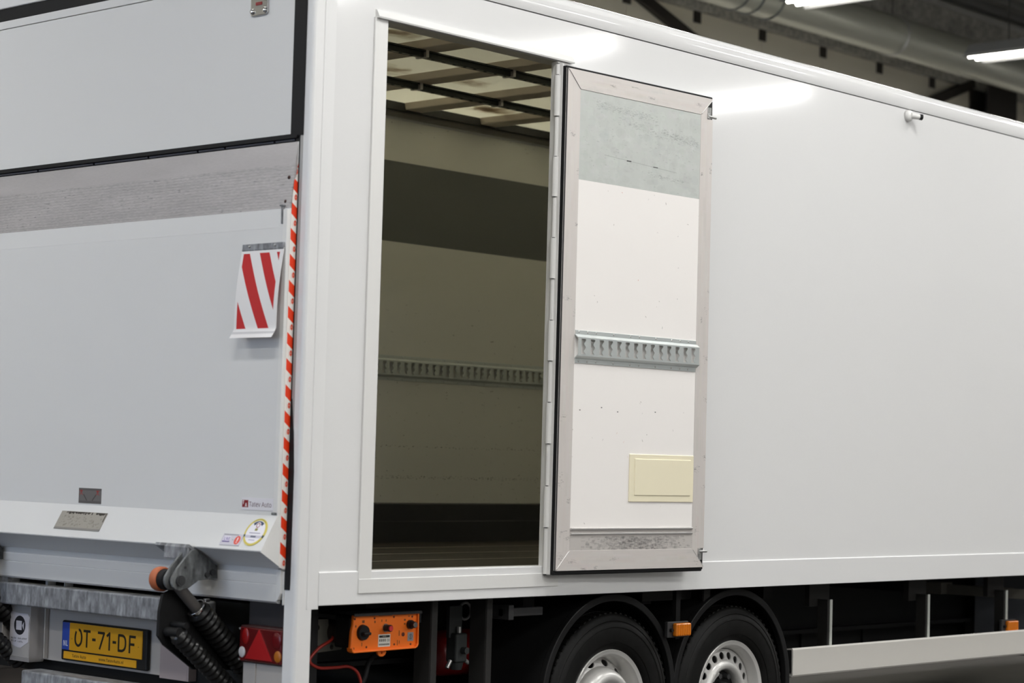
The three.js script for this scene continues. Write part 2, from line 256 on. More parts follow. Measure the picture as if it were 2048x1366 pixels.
// top rail with rounded nose
{ const pr = [[-0.075, YS + 0.004], [0.0035, YS + 0.004], [0.0045, YS + 0.006], [0.0045, 3.2705], [0.0045, 3.272]]; for (let a = 0; a <= 90; a += 7.5) pr.push([0.0045 - 0.047 + 0.047 * Math.cos(a * Math.PI / 180), 3.272 + 0.047 * Math.sin(a * Math.PI / 180)]); pr.push([-0.075, 3.319]);
  mesh('top_rail', toCreasedNormals(exX(pr, -0.001, FX), 0.5), paint, T);
  mesh('left_top_rail', rb(-0.001, FX, YS, 3.319, W2 - 0.004, W2 + 0.075, 0.03, 3), paint, T); }
// rear corner post and its cover strip
{ const pts = []; const r = 0.012; pts.push([0.075, -0.055], [0.0, -0.055], [0.0, -0.0045 - r]); for (let a = 180; a >= 90; a -= 15) pts.push([r + r * Math.cos(a * Math.PI / 180), 0.0055 - r + r * Math.sin(a * Math.PI / 180)]); pts.push([0.075, 0.0055]);
  const g = new THREE.ExtrudeGeometry(poly(pts.map(([x, z]) => [x, z])), { depth: 3.30 - 0.30, bevelEnabled: false }); g.rotateX(Math.PI / 2); g.translate(0, 3.217, 0);
  const p = g;
  mesh('corner_post', toCreasedNormals(p, 0.6), paintSoft, T); }
mesh('corner_cover_strip', [rb(0.050, 0.058, 0.868, YS, 0, 0.0085, 0.003), rb(0.056, 0.110, 0.868, YS, 0, 0.0035, 0.001)], paintSoft, T);
mesh('left_corner_post', rb(0, 0.1, 0.22, YS, W2, W2 + 0.055, 0.01), paintSoft, T);
// door surround
mesh('door_trim', [rb(0.2996, 0.366, 0.919, 3.05, 0, 0.009, 0.002)], trimWhite, T);
mesh('door_jamb', [box(0.355, 0.3665, 0.972, 3.06, -0.075, 0.007)], trimWhite, T);
mesh('door_sill', [rb(0.2996, 1.409, 0.919, 0.972, 0.004, 0.011, 0.002), box(0.355, 1.385, 0.958, 0.972, -0.08, 0.005)], trimWhite, T);
mesh('drip_strip', [exX([[0, 3.048], [0.02, 3.046], [0.022, 3.052], [0.008, 3.078], [0, 3.08]], 0.306, 1.418)], trimWhite, T);
mesh('door_head', box(0.36, 1.385, 3.045, 3.06, -0.08, 0.0), aluPlain, T);
// hinge jamb
mesh('hinge_jamb', [rb(1.324, 1.395, 0.975, 3.045, -0.02, 0.008, 0.003), exX([[-0.021, 0.968], [0.012, 0.957], [0.016, 0.97], [0.016, 3.04], [-0.021, 3.04]], 1.3215, 1.3245)], trimWhite, T);

// floor, lining, ceiling of the cargo space
const plank = M({ map: deckT, roughness: 0.5 });
for (let i = 0; i < 5; i++) { const z0 = -2.47 + i * 0.4785; mesh('floor_plank', rb(0.12, FX - 0.06, 0.93, 0.9645, z0 + 0.002, z0 + 0.4765, 0.003, 1), plank, T); }
for (let i = 1; i < 5; i++) { const z0 = -2.47 + i * 0.4785; mesh('floor_seam_strip', rb(0.12, FX - 0.06, 0.945, 0.9655, z0 - 0.006, z0 + 0.006, 0.001, 1), M({ color: lin(0.40, 0.37, 0.32), roughness: 0.45, metalness: 0.2 }), T); }
mesh('underfloor', box(0.12, FX, 0.905, 0.93, W2 + 0.05, -0.05), chassisMat, T);
scuffWallT.wrapS = scuffWallT.wrapT = THREE.RepeatWrapping; scuffWallT.repeat.set(0.5, 0.5); scuffWallT.offset.set(0.2, -0.585);
const lining = M({ map: scuffWallT, roughness: 0.6 }), liningDark = M({ color: lin(0.15, 0.155, 0.15), roughness: 0.55 });
const LZ = -2.48, ceilRailMat = M({ color: lin(0.02, 0.02, 0.018), roughness: 0.6 });
mesh('lower_lining', box(0.06, FX - 0.06, 1.17, 2.573, LZ - 0.012, LZ), lining, T);
mesh('lining_rub_band', box(0.06, FX - 0.06, 2.573, 3.006, LZ - 0.012, LZ + 0.001), liningDark, T);
mesh('upper_lining', box(0.06, FX - 0.06, 3.006, 3.30, LZ - 0.012, LZ), lining, T);
mesh('kick_board', [exX([[LZ - 0.01, 0.96], [LZ + 0.02, 0.96], [LZ + 0.02, 1.075], [LZ + 0.013, 1.079], [LZ + 0.013, 1.168], [LZ + 0.006, 1.176], [LZ - 0.01, 1.176]], 0.06, FX - 0.06)], M({ color: lin(0.055, 0.055, 0.058), roughness: 0.45, metalness: 0.3 }), T);
mesh('cant_rail', box(0.06, FX - 0.06, 3.268, 3.3105, LZ - 0.01, -2.40), ceilRailMat, T);
mesh('cornice', exX([[LZ, 3.243], [LZ + 0.035, 3.243], [LZ + 0.045, 3.26], [LZ + 0.045, 3.268], [LZ, 3.268]], 0.06, FX - 0.06), M({ color: lin(0.30, 0.29, 0.27), roughness: 0.5, metalness: 0.4 }), T);
const roofT = canvasTex(2048, 384, (g, w, h) => { g.fillStyle = '#fbf8ee'; g.fillRect(0, 0, w, h); seed = 5; const X = x => (x + 0.001) / (FX + 0.001) * w, Z = z => (1 - (z - (W2 + 0.03)) / (-0.06 - W2)) * h; for (const [x, z, n] of [[3.26, -2.16, 80], [1.47, -1.07, 26], [2.1, -1.76, 34], [2.57, -1.68, 12], [2.62, -2.02, 8], [4.6, -0.9, 50], [5.4, -1.7, 60]]) for (let i = 0; i < n; i++) { g.fillStyle = `rgba(110,84,52,${0.04 + rnd() * 0.09})`; g.beginPath(); g.ellipse(X(x + (rnd() + rnd() - 1) * 0.14), Z(z + (rnd() + rnd() - 1) * 0.09), 2 + rnd() * 8, 2 + rnd() * 6, 0, 0, 7); g.fill(); } });
const roofSheet = MP({ map: roofT, color: lin(0.94, 0.94, 0.88), roughness: 0.95, transmission: 0.6, thickness: 0 });
mesh('translucent_roof', fit(box(-0.001, FX, 3.311, 3.3125, W2 + 0.03, -0.03), 'x', 'z', false), roofSheet, T);
const bowMat = M({ color: lin(0.66, 0.58, 0.48), roughness: 0.5, metalness: 0.2 });
for (let k = -2; k < 19; k++) { const x = 1.658 + 0.588 * k; mesh('roof_bow', exZ([[x - 0.01, 3.311], [x, 3.278], [x + 0.004, 3.275], [x + 0.118, 3.275], [x + 0.122, 3.278], [x + 0.13, 3.311]], W2 + 0.07, -0.07), bowMat, T); }
const ceilRail = M({ color: lin(0.035, 0.04, 0.036), roughness: 0.5, metalness: 0.3 });
for (const z of [-1.157, -1.78]) {
  const r = group('ceiling_rail', T);
  mesh('rail_body', [exX([[z - 0.032, 3.275], [z - 0.032, 3.268], [z - 0.018, 3.268], [z - 0.018, 3.245], [z + 0.018, 3.245], [z + 0.018, 3.268], [z + 0.032, 3.268], [z + 0.032, 3.275]], 0.1, FX - 0.1)], ceilRail, r);
  const slots = []; for (let x = 0.6; x < 5; x += 0.07) slots.push(box(x, x + 0.045, 3.2435, 3.2455, z - 0.005, z + 0.006)); mesh('slot_row', slots, M({ color: lin(0.45, 0.43, 0.36), roughness: 0.5 }), r).userData.kind = 'stuff';
  for (let k = -2; k < 19; k++) mesh('rail_clip', rb(1.7 + 0.588 * k, 1.718 + 0.588 * k, 3.242, 3.276, z - 0.036, z + 0.036, 0.002, 1), aluPlain, r);
}
// lashing rails: folded sheet with keyhole slots
function slotHole(x, y0, y1) { const h = y1 - y0, p = []; p.push([x - 0.016, y0], [x - 0.016, y1], [x + 0.009, y1]); const n = 14; for (let i = 1; i < n; i++) { const t = i / n; p.push([x + 0.009 + 0.0055 * Math.sin(t * Math.PI * 4 + 0.6) - 0.003, y1 - h * t]); } p.push([x + 0.009, y0]); return p; }
function railParts(parent, x0, x1, slots, mat, flip) {
  const y = [1.82, 1.838, 1.853, 1.922, 1.937, 1.954], d = 0.02, k = 0.0025;
  mesh('rail_flange', [rb(x0, x1, y[0], y[1], 0, k, 0.001, 1)], mat, parent); mesh('rail_flange', [rb(x0, x1, y[4], y[5], 0, k, 0.001, 1)], mat, parent);
  mesh('rail_lip', exX([[0, y[1]], [k, y[1]], [d, y[2] - 0.004], [d, y[2]], [d - k, y[2]], [0, y[1] + k]], x0 - 0.003, x1 + 0.004), mat, parent);
  mesh('rail_lip', exX([[0, y[4]], [k, y[4]], [d, y[3] + 0.004], [d, y[3]], [d - k, y[3]], [0, y[4] - k]], x0 - 0.003, x1 + 0.004), mat, parent);
  mesh('slotted_web', exZ([[x0, y[2]], [x1, y[2]], [x1, y[3]], [x0, y[3]]], d - k, d, slots.map(s => slotHole(s, y[2] + 0.005, y[3] - 0.004))), mat, parent);
}
{ const r = group('lashing_rail', T, [0, 0.009, LZ]); const s = []; for (let i = 0; i < 110; i++) s.push(0.9 + i * 0.0541); railParts(r, 0.1, 12.9, s, steelRail);
  const rv = new THREE.SphereGeometry(0.0045, 8, 6); rv.scale(1, 1, 0.6); for (let i = 0; i < 40; i++) for (const yy of [1.829, 1.9455]) { const m = mesh('rivet', uvBox(rv.clone()), steelRail, r); m.position.set(1 + i * 0.108, yy, 0.003); } }

// ------------------------------------------------------------------ the open side door
{ const D = group('side_door', T, [1.3205, 0, 0.07]); D.rotation.y = -1.934 * Math.PI / 180; D.userData.label = 'open side door folded flat, showing its white inner face';
  const yb = 0.984, yt = 3.011, w = 0.93;
  mesh('door_slab', rb(0, w, yb, yt, -0.052, -0.003, 0.003), paintSoft, D);
  const fv1 = M({ map: frameMarks(true, 11), roughness: 0.4, metalness: 0.18 }), fv2 = M({ map: frameMarks(true, 29), roughness: 0.4, metalness: 0.18 }), fh1 = M({ map: frameMarks(false, 41), roughness: 0.4, metalness: 0.18 }), fh2 = M({ map: frameMarks(false, 53), roughness: 0.4, metalness: 0.18 });
  mesh('frame_stile', fit(exZ([[0.002, yt - 0.002], [0.079, 2.9315], [0.081, 1.0655], [0.002, yb + 0.002]], -0.003, 0.0, [], 0.001), 'x', 'y'), fv1, D);
  mesh('frame_stile', fit(exZ([[0.848, 2.9315], [0.891, 2.972], [0.891, 2.920], [0.929, 2.920], [0.9305, 1.066], [0.8905, 1.066], [0.8905, 1.024], [0.850, 1.0655]], -0.003, 0.0, [], 0.001), 'x', 'y'), fv2, D);
  mesh('frame_rail', fit(exZ([[0.003, yt], [0.928, yt], [0.8465, 2.934], [0.080, 2.934]], -0.003, 0.0005, [], 0.001), 'x', 'y'), fh1, D);
  mesh('frame_rail', fit(exZ([[0.004, yb], [0.929, yb], [0.850, 1.0645], [0.082, 1.0645]], -0.003, 0.002, [], 0.001), 'x', 'y'), fh2, D);
  mesh('corner_recess', box(0.889, 0.926, 2.918, 3.0, -0.0035, -0.0025), blackPlastic, D); mesh('corner_recess', box(0.889, 0.926, 0.99, 1.068, -0.0035, -0.0025), blackPlastic, D);
  for (const x of [0.896, 0.905, 0.914]) { mesh('lock_rod', cyl([x, 2.92, -0.002], [x, 2.972, -0.002], 0.0028, 0.0028, 8), zinc, D); mesh('lock_rod', cyl([x, 1.016, -0.002], [x, 1.066, -0.002], 0.0028, 0.0028, 8), zinc, D); }
  mesh('latch_pin', [cyl([0.893, 2.932, 0.002], [0.953, 2.932, -0.004], 0.006, 0.006, 10), rb(0.89, 0.9, 2.922, 2.945, -0.002, 0.006, 0.002)], zinc, D);
  mesh('latch_pin', [cyl([0.893, 1.052, 0.002], [0.953, 1.052, -0.004], 0.006, 0.006, 10), rb(0.89, 0.9, 1.04, 1.066, -0.002, 0.006, 0.002)], zinc, D);
  mesh('upper_metal_panel', fit(box(0.080, 0.848, 2.5665, 2.933, -0.003, -0.0012), 'x', 'y'), M({ map: doorGreyT, roughness: 0.45, metalness: 0.15 }), D);
  mesh('white_inner_panel', fit(box(0.080, 0.848, 1.153, 2.566, -0.003, -0.0008), 'x', 'y'), M({ map: doorWhiteT, roughness: 0.5 }), D);
  mesh('kick_plate', fit(box(0.081, 0.850, 1.065, 1.153, -0.003, 0.0), 'x', 'y'), M({ map: kickT, roughness: 0.38, metalness: 0.2 }), D);
  mesh('kick_ridge', rb(0.082, 0.849, 1.146, 1.156, -0.001, 0.007, 0.003), aluPlain, D); mesh('kick_ridge', rb(0.082, 0.849, 1.127, 1.135, -0.001, 0.005, 0.002), aluPlain, D);
  for (const [x0, y0, x1, y1] of [[0.006, 0.989, 0.078, 1.062], [0.926, 0.989, 0.856, 1.060], [0.008, 3.006, 0.077, 2.936], [0.922, 3.005, 0.852, 2.938]]) mesh('mitre_weld', cyl([x0, y0, 0.0005], [x1, y1, 0.0005], 0.0022, 0.0022, 8), aluPlain, D);
  // rubber seal round the slab, with the light lip towards the hinge
  mesh('rubber_seal', [rb(-0.004, 0.004, 0.973, 3.018, -0.0255, -0.008, 0.003), rb(-0.003, 0.932, 3.012, 3.021, -0.03, -0.006, 0.004), rb(-0.003, 0.929, 0.967, 0.982, -0.035, -0.006, 0.005), rb(0.9305, 0.935, 0.975, 3.018, -0.035, -0.008, 0.002)], blackRubber, D);
  mesh('seal_lip', [rb(-0.002, 0.002, 0.985, 3.012, -0.0085, -0.005, 0.001)], aluPlain, D);
  mesh('seal_channel', [box(-0.001, 0.002, 0.985, 3.012, -0.0055, -0.001)], darkSteel, D);
  // lashing rail across the door
  const S = [0.112, 0.167, 0.221, 0.275, 0.329, 0.381, 0.434, 0.488, 0.540, 0.594, 0.647, 0.701, 0.755, 0.807].map(x => x + 0.006);
  const Y = [1.82, 1.838, 1.853, 1.922, 1.937, 1.954], d = 0.018, k = 0.0025;
  mesh('rail_flange', rb(0.082, 0.846, Y[0], Y[1], -0.001, k, 0.001, 1), steelRail, D); mesh('rail_flange', rb(0.082, 0.846, Y[4], Y[5], -0.001, k, 0.001, 1), steelRail, D);
  mesh('rail_lip', exX([[0, Y[1]], [k, Y[1]], [d, Y[2] - 0.003], [d, Y[2]], [d - k, Y[2]], [0, Y[1] + k]], 0.080, 0.853), steelRail, D); mesh('rail_lip', exX([[0, Y[4]], [k, Y[4]], [d, Y[3] + 0.003], [d, Y[3]], [d - k, Y[3]], [0, Y[4] - k]], 0.080, 0.853), steelRail, D);
  mesh('slotted_rail_web', exZ([[0.084, Y[2]], [0.849, Y[2]], [0.849, Y[3]], [0.084, Y[3]]], d - k, d, S.map(s => slotHole(s, Y[2] + 0.004, Y[3] - 0.003))), steelRail, D);
  const rv = uvBox(new THREE.SphereGeometry(0.0052, 10, 8)); rv.userData.fitted = true;
  for (const x of [0.102, 0.154, 0.206, 0.313, 0.418, 0.474, 0.58, 0.683, 0.739, 0.793]) for (const y of [1.9465, 1.829]) { const m = mesh('rivet', rv, zinc, D); m.position.set(x, y, k - 0.001); m.scale.z = 0.6; }
  // cream plastic document plate
  const cream = M({ color: lin(0.92, 0.85, 0.64), roughness: 0.42 });
  mesh('cream_cover_plate', [rb(0.431, 0.846, 1.262, 1.460, -0.001, 0.004, 0.003), rb(0.462, 0.824, 1.289, 1.441, 0.0, 0.0068, 0.0026)], cream, D);
}
// continuous piano hinge
{ const H = group('door_hinge', T, [1.3165, 0, 0.019]); const ys = [3.03]; const px = [2.985, 2.815, 2.652, 2.487, 2.322, 2.155, 1.988, 1.823, 1.657, 1.49, 1.322, 1.155]; px.forEach(y => ys.push(y)); ys.push(0.968);
  for (let i = 0; i < ys.length - 1; i++) { const z = i % 2 ? 0.0 : 0.0; mesh('hinge_knuckle', [cyl([0, ys[i + 1] + 0.0018, z], [0, ys[i] - 0.0018, z], i % 2 ? 0.0145 : 0.0095, i % 2 ? 0.0145 : 0.0095, 14)], trimWhite, H); }
  mesh('hinge_pin', cyl([0, 0.965, 0], [0, 3.032, 0], 0.0065, 0.0065, 10), darkSteel, H);
  mesh('hinge_leaf', [rb(0.0, 0.008, 0.968, 3.03, 0.004, 0.026, 0.002), rb(0.001, 0.01, 0.968, 3.03, -0.03, -0.004, 0.002)], trimWhite, H);
}
// small side camera on the side wall
{ const L = group('side_camera', T, [3.975, 3.186, 0]); const g1 = lathe([[0, 0.026], [0.02, 0.024], [0.028, 0.015], [0.03, 0], [0, 0]], [0, 0, 0], [0, 0, 1], 20); mesh('base', g1, trimWhite, L);
  mesh('body', cyl([0.0, 0, 0.02], [0.042, -0.003, 0.042], 0.016, 0.014, 16), trimWhite, L); mesh('lens', cyl([0.041, -0.003, 0.0415], [0.056, -0.004, 0.049], 0.0145, 0.0155, 16), blackPlastic, L); }

// ------------------------------------------------------------------ rear: header, upper flap, seals
mesh('rear_header', rb(-0.002, 0.06, 3.268, 3.318, W2 + 0.01, -0.045, 0.006), paintSoft, T);
mesh('rear_seal', [box(0.006, 0.03, 3.205, 3.268, W2 + 0.05, -0.053), box(-0.004, 0.03, 2.572, 3.268, -0.1, -0.034), box(0.006, 0.03, 2.575, 3.268, W2 + 0.05, W2 + 0.1)], blackRubber, T);
{ const P = group('rear_upper_flap', T);
  mesh('flap_panel', rb(0.0, 0.03, 2.578, 3.178, W2 + 0.1, -0.0905, 0.004), liftWhite, P); mesh('flap_top_strip', rb(-0.0015, 0.03, 3.180, 3.213, W2 + 0.1, -0.0905, 0.002), liftWhite, P); mesh('flap_edge_strip', rb(-0.0015, 0.004, 2.58, 3.179, -0.110, -0.0902, 0.001), liftWhite, P);
  mesh('rubber_lip', exX([[-0.0905, 2.578], [W2 + 0.1, 2.578], [W2 + 0.1, 2.563], [-0.06, 2.563], [-0.055, 2.573]], -0.012, 0.03), blackRubber, P); }
{ const Hd = group('door_lock', T, [-0.002, 0, 0]); 
  const rr = exX([[-0.342, 3.046], [-0.336, 3.038], [-0.256, 3.038], [-0.248, 3.046], [-0.248, 3.20], [-0.342, 3.20]], -0.006, 0, [], 0.002); mesh('lock_plate', rr, chrome, Hd);
  mesh('lock_bolt', [lathe([[0.0, 0.008], [0.008, 0.007], [0.011, 0], [0, 0]], [-0.006, 3.054, -0.33], [-1, 0, 0], 12), lathe([[0.0, 0.008], [0.008, 0.007], [0.011, 0], [0, 0]], [-0.006, 3.054, -0.26], [-1, 0, 0], 12)], chrome, Hd);
  mesh('lock_indicator', rb(-0.0085, -0.006, 3.076, 3.088, -0.312, -0.278, 0.001, 1), M({ color: lin(0.30, 0.01, 0.012), roughness: 0.4 }), Hd);
  mesh('lock_lever', [rb(-0.03, -0.006, 3.095, 3.17, -0.285, -0.268, 0.006)], chrome, Hd); }
// light side band where the rails meet the post, and seal down the platform side
mesh('post_seal', [box(-0.003, 0.0, 1.5, 2.572, -0.0555, -0.049), exX([[-0.0545, 0.937], [-0.028, 0.937], [-0.0265, 0.96], [-0.0265, 1.36], [-0.034, 1.50], [-0.046, 1.62], [-0.0545, 1.62]], -0.0028, 0.0)], blackRubber, T);
mesh('post_edge_strip', box(-0.0015, 0.0, 1.45, 2.572, -0.049, -0.035), M({ color: lin(0.42, 0.41, 0.40), roughness: 0.6 }), T);
mesh('hinge_cover', [box(0.0, 0.05, 2.545, 2.58, -0.075, -0.056)], greyPost, T);
mesh('dark_threshold', [box(0.02, 0.06, 2.5, 2.6, W2 + 0.06, -0.06)], blackPlastic, T);
{ const bits = group('threshold_seal', T); const sm = M({ color: lin(0.06, 0.065, 0.09), roughness: 0.4 }); const zs = [-0.075, -0.19, -0.47, -0.63, -0.93, -1.28, -1.66, -2.04, -2.42]; for (let i = 0; i < zs.length - 1; i++) mesh('seal_segment', rb(-0.002, 0.02, 2.5535, 2.562, zs[i + 1] + 0.005, zs[i] - 0.005, 0.002, 1), sm, bits); }

// ------------------------------------------------------------------ tail lift platform
{ const P = group('tail_lift_platform', T); P.userData.label = 'folded white tail lift platform'; const z1 = -0.0555, z0 = -2.4945;
  mesh('platform_body', exZ([[0.008, 2.305], [-0.0358, 2.305], [-0.0412, 2.2365], [-0.0402, 2.2355], [-0.0423, 2.2345], [-0.0462, 1.2], [-0.118, 1.077], [-0.117, 1.073], [-0.014, 1.0105], [0.008, 1.0105]], z0, z1), liftWhite, P);
  mesh('aluminium_tip', fit(exZ([[0.008, 2.3055], [0.008, 2.546], [0.002, 2.551], [-0.003, 2.549], [-0.0362, 2.3055]], z0, z1 - 0.0005), 'z', 'y'), M({ map: stripT, roughness: 0.45, metalness: 0.2 }), P);
  mesh('edge_profile', [rb(-0.0475, 0.006, 1.21, 2.30, z1 - 0.022, z1 + 0.0005, 0.002), cyl([-0.002, 2.46, z1 - 0.001], [-0.001, 2.549, z1 - 0.001], 0.0035, 0.0035, 8)], trimWhite, P);
  mesh('side_cap', exZ([[-0.0465, 1.202], [-0.119, 1.077], [-0.119, 1.072], [-0.013, 1.009], [0.006, 1.009], [0.006, 1.202]], z1 - 0.001, z1 + 0.0015, [], 0.0005), trimWhite, P);
  const bolts = M({ color: lin(0.05, 0.02, 0.015), roughness: 0.7 });
  mesh('rubber_stop', lathe([[0, 0.008], [0.006, 0.006], [0.008, 0], [0, 0]], [-0.018, 2.418, z1 - 0.025], [-1, 0.1, 0], 12), bolts, P); mesh('rubber_stop', lathe([[0, 0.008], [0.006, 0.006], [0.008, 0], [0, 0]], [-0.028, 2.33, z1 - 0.028], [-1, 0.1, 0], 12), bolts, P);
  mesh('edge_clip', [rb(-0.047, -0.035, 2.248, 2.318, z1 - 0.034, z1 - 0.028, 0.002, 1), rb(-0.047, -0.035, 2.312, 2.318, z1 - 0.044, z1 - 0.024, 0.002, 1)], galv, P);
  mesh('edge_clip', [rb(-0.05, -0.04, 1.203, 1.212, z1 - 0.03, z1 - 0.004, 0.002, 1)], galvDark, P);
  // red and white reflective tape on the side edge
  const y0 = 1.012, y1 = 2.48, H = 2048, pxm = H / (y1 - y0);
  const tapeT = canvasTex(64, H, (g, w, h) => { g.fillStyle = '#f1ebe6'; g.fillRect(0, 0, w, h); const pitch = 0.0938 * pxm; let s = (y1 - 1.577) * pxm; while (s > -pitch) s -= pitch;
    for (let y = s; y < h + pitch; y += pitch) { g.fillStyle = '#ee3d12'; g.beginPath(); g.moveTo(5, y); g.lineTo(w - 7, y + pitch * 0.25); g.lineTo(w - 7, y + pitch * 0.70); g.lineTo(5, y + pitch * 0.44); g.closePath(); g.fill();
      g.fillStyle = '#e8563a'; g.beginPath(); g.ellipse(w * 0.6, y + pitch * 0.81, 10, 15, 0, 0, 7); g.fill(); g.fillStyle = 'rgba(220,110,90,0.6)'; g.fillRect(w * 0.35, y + pitch * 0.74, 2, pitch * 0.2); g.fillRect(w * 0.42, y + pitch * 0.86, 20, 3); g.fillStyle = '#f1ebe6'; g.fillRect(w * 0.56, y + pitch * 0.79, 6, 4); } });
  mesh('reflective_tape', fit(exZ([[0.0055, y1], [-0.0015, y1 - 0.002], [-0.012, 2.42], [-0.0195, 2.405], [-0.026, 2.337], [-0.033, 2.2], [-0.033, 1.6], [-0.033, y0 + 0.006], [-0.012, y0], [0.0055, y0]], z1 + 0.0012, z1 + 0.0022), 'x', 'y'), M({ map: tapeT, roughness: 0.35 }), P);
  // stickers on the vertical face
  const warnT = canvasTex(512, 220, (g, w, h) => { g.fillStyle = '#6d6a69'; g.fillRect(0, 0, w, h); g.fillStyle = '#5c5958'; g.fillRect(0, 4, w, 30); g.fillRect(0, h - 36, w, 30); g.strokeStyle = '#4c4948'; g.lineWidth = 22; g.beginPath(); g.moveTo(110, 90); g.lineTo(190, 180); g.moveTo(400, 90); g.lineTo(310, 180); g.stroke();
    g.strokeStyle = '#9a3a38'; g.lineWidth = 12; for (const x of [55, 430]) { g.beginPath(); g.moveTo(x - 32, 30); g.lineTo(x + 36, 100); g.moveTo(x + 36, 30); g.lineTo(x - 32, 100); g.stroke(); g.fillStyle = '#8d3532'; g.beginPath(); g.arc(x + 2, 46, 20, 0, 7); g.fill(); } });
  mesh('warning_sticker', fit(box(-0.0478, -0.0455, 1.2075, 1.2665, -1.2325, -1.0885), 'z', 'y'), M({ map: warnT, roughness: 0.5 }), P);
  const nameT = canvasTex(768, 168, (g, w, h) => { g.fillStyle = '#e7e5ea'; g.fillRect(0, 0, w, h); g.fillStyle = '#8c1d24'; g.fillRect(14, 34, 150, 100); g.fillStyle = '#fff'; g.font = 'bold 74px sans-serif'; g.fillText('T', 22, 92); g.fillText('A', 84, 128); g.fillStyle = '#62404b'; g.font = '92px sans-serif'; g.save(); g.translate(184, 120); g.scale(1.26, 1); g.fillText('Tatev Auto', 0, 0); g.restore(); });
  mesh('company_sticker', fit(box(-0.0478, -0.0455, 1.2165, 1.2605, -0.2505, -0.0795), 'z', 'y'), M({ map: nameT, roughness: 0.4 }), P);
  // plates and stickers on the sloping ledge
  const L = group('ledge_stickers', P, [-0.082, 1.1385, 0]); L.rotation.z = -Math.atan2(0.0718, 0.123);   // local y runs up the slope, local -x looks out
  const pT = canvasTex(768, 192, (g, w, h) => { g.fillStyle = '#a9a59d'; g.fillRect(0, 0, w, h); seed = 77; for (let i = 0; i < 90; i++) { g.fillStyle = `rgba(120,116,106,${0.15 + rnd() * 0.3})`; g.fillRect(40 + rnd() * 690, 30 + rnd() * 120, 6 + rnd() * 30, 4 + rnd() * 18); } g.fillStyle = '#2e2a26'; for (let i = 0; i < 60; i++) g.fillRect(90 + rnd() * 640, 4, 4 + rnd() * 26, 6 + rnd() * 22); g.fillRect(752, 0, 12, 96); g.fillStyle = '#8f8d8a'; g.fillRect(0, 172, w, 20); });
  mesh('type_plate', fit(box(-0.0030, 0.0012, -0.0405, 0.0395, -1.312, -1.020), 'z', 'y'), M({ map: pT, roughness: 0.4, metalness: 0.3 }), L);
  const roundT = canvasTex(512, 512, (g, w, h) => { const y = '#d9c95e'; g.fillStyle = y; g.fillRect(0, 0, w, h); g.fillStyle = '#eeecf2'; g.beginPath(); g.arc(256, 256, 216, 0, 7); g.fill(); g.fillStyle = '#bfb15a'; g.lineWidth = 14; g.strokeStyle = '#a39a4a'; g.beginPath(); g.arc(256, 256, 236, -2.3, -0.8); g.stroke(); g.strokeStyle = '#33403a'; g.lineWidth = 40; g.beginPath(); g.arc(256, 256, 236, 0.22, 0.42); g.stroke(); g.beginPath(); g.arc(256, 256, 236, 2.72, 2.92); g.stroke();
    g.fillStyle = '#3a4666'; g.beginPath(); g.arc(256, 256, 206, -2.25, -0.9); g.arc(256, 256, 150, -0.9, -2.25, true); g.fill(); g.fillStyle = '#eeecf2'; g.beginPath(); g.arc(256, 130, 60, 0, 7); g.fill(); g.strokeStyle = '#a04a52'; g.lineWidth = 16; g.beginPath(); g.arc(256, 130, 38, 0, 7); g.stroke(); g.fillStyle = '#8a8438'; g.fillRect(222, 186, 66, 46); g.fillStyle = '#9b97b0'; g.fillRect(120, 268, 272, 16); g.fillStyle = '#c9c6d4'; g.fillRect(60, 318, 392, 50); g.fillStyle = '#5f6478'; g.fillRect(190, 326, 130, 32); g.fillStyle = '#b9b5cc'; g.fillRect(180, 398, 150, 18); });
  const disc = new THREE.CylinderGeometry(0.0555, 0.0555, 0.0035, 40); disc.rotateZ(Math.PI / 2); disc.translate(-0.001, 0.0005, -0.1285); mesh('inspection_sticker', fit(disc.toNonIndexed(), 'z', 'y'), M({ map: roundT, roughness: 0.35 }), L);
  const lT = canvasTex(512, 220, (g, w, h) => { g.fillStyle = '#cfccd6'; g.fillRect(0, 0, w, h); g.fillStyle = '#9b99a2'; g.fillRect(20, 8, 380, 20); g.fillStyle = '#e6e2ee'; g.fillRect(50, 44, 170, 120); g.fillStyle = '#7f6ca6'; g.font = 'bold 84px sans-serif'; g.fillText('LNE', 60, 128); g.fillStyle = '#6a5a96'; g.fillRect(40, 140, 190, 26); g.fillStyle = '#4d505c'; g.fillRect(285, 108, 20, 12); g.fillStyle = '#e2594c'; g.beginPath(); g.ellipse(410, 118, 74, 84, 0, 0, 7); g.fill(); g.fillStyle = '#fff'; g.fillRect(402, 66, 18, 70); g.fillRect(402, 148, 18, 20); });
  mesh('emission_sticker', fit(box(-0.0028, 0.0012, -0.0585, -0.0125, -0.291, -0.182), 'z', 'y'), M({ map: lT, roughness: 0.4 }), L);
  // folding red and white marker board
  const B = group('marker_flag', P);
  mesh('flag_holder', [rb(-0.056, -0.045, 2.158, 2.181, -0.286, -0.062, 0.002), cyl([-0.05, 2.16, -0.287], [-0.05, 2.16, -0.061], 0.006, 0.006, 10)], galv, B);
  for (const z of [-0.245, -0.105]) mesh('flag_screw', lathe([[0, 0.004], [0.004, 0.003], [0.005, 0], [0, 0]], [-0.056, 2.171, z], [-1, 0, 0], 10), zinc, B);
  const rows = [], N = 24, zl = -0.290, zr = -0.060; const cx = s => -0.053 - 0.026 * Math.pow(s, 1.1) - 0.010 * Math.sin(s * 3.1) + (s > 0.93 ? -(s - 0.93) * 0.30 : 0), cy = s => 2.161 - 0.296 * Math.min(s, 0.93) / 0.93 - (s > 0.93 ? (s - 0.93) * 0.42 : 0);
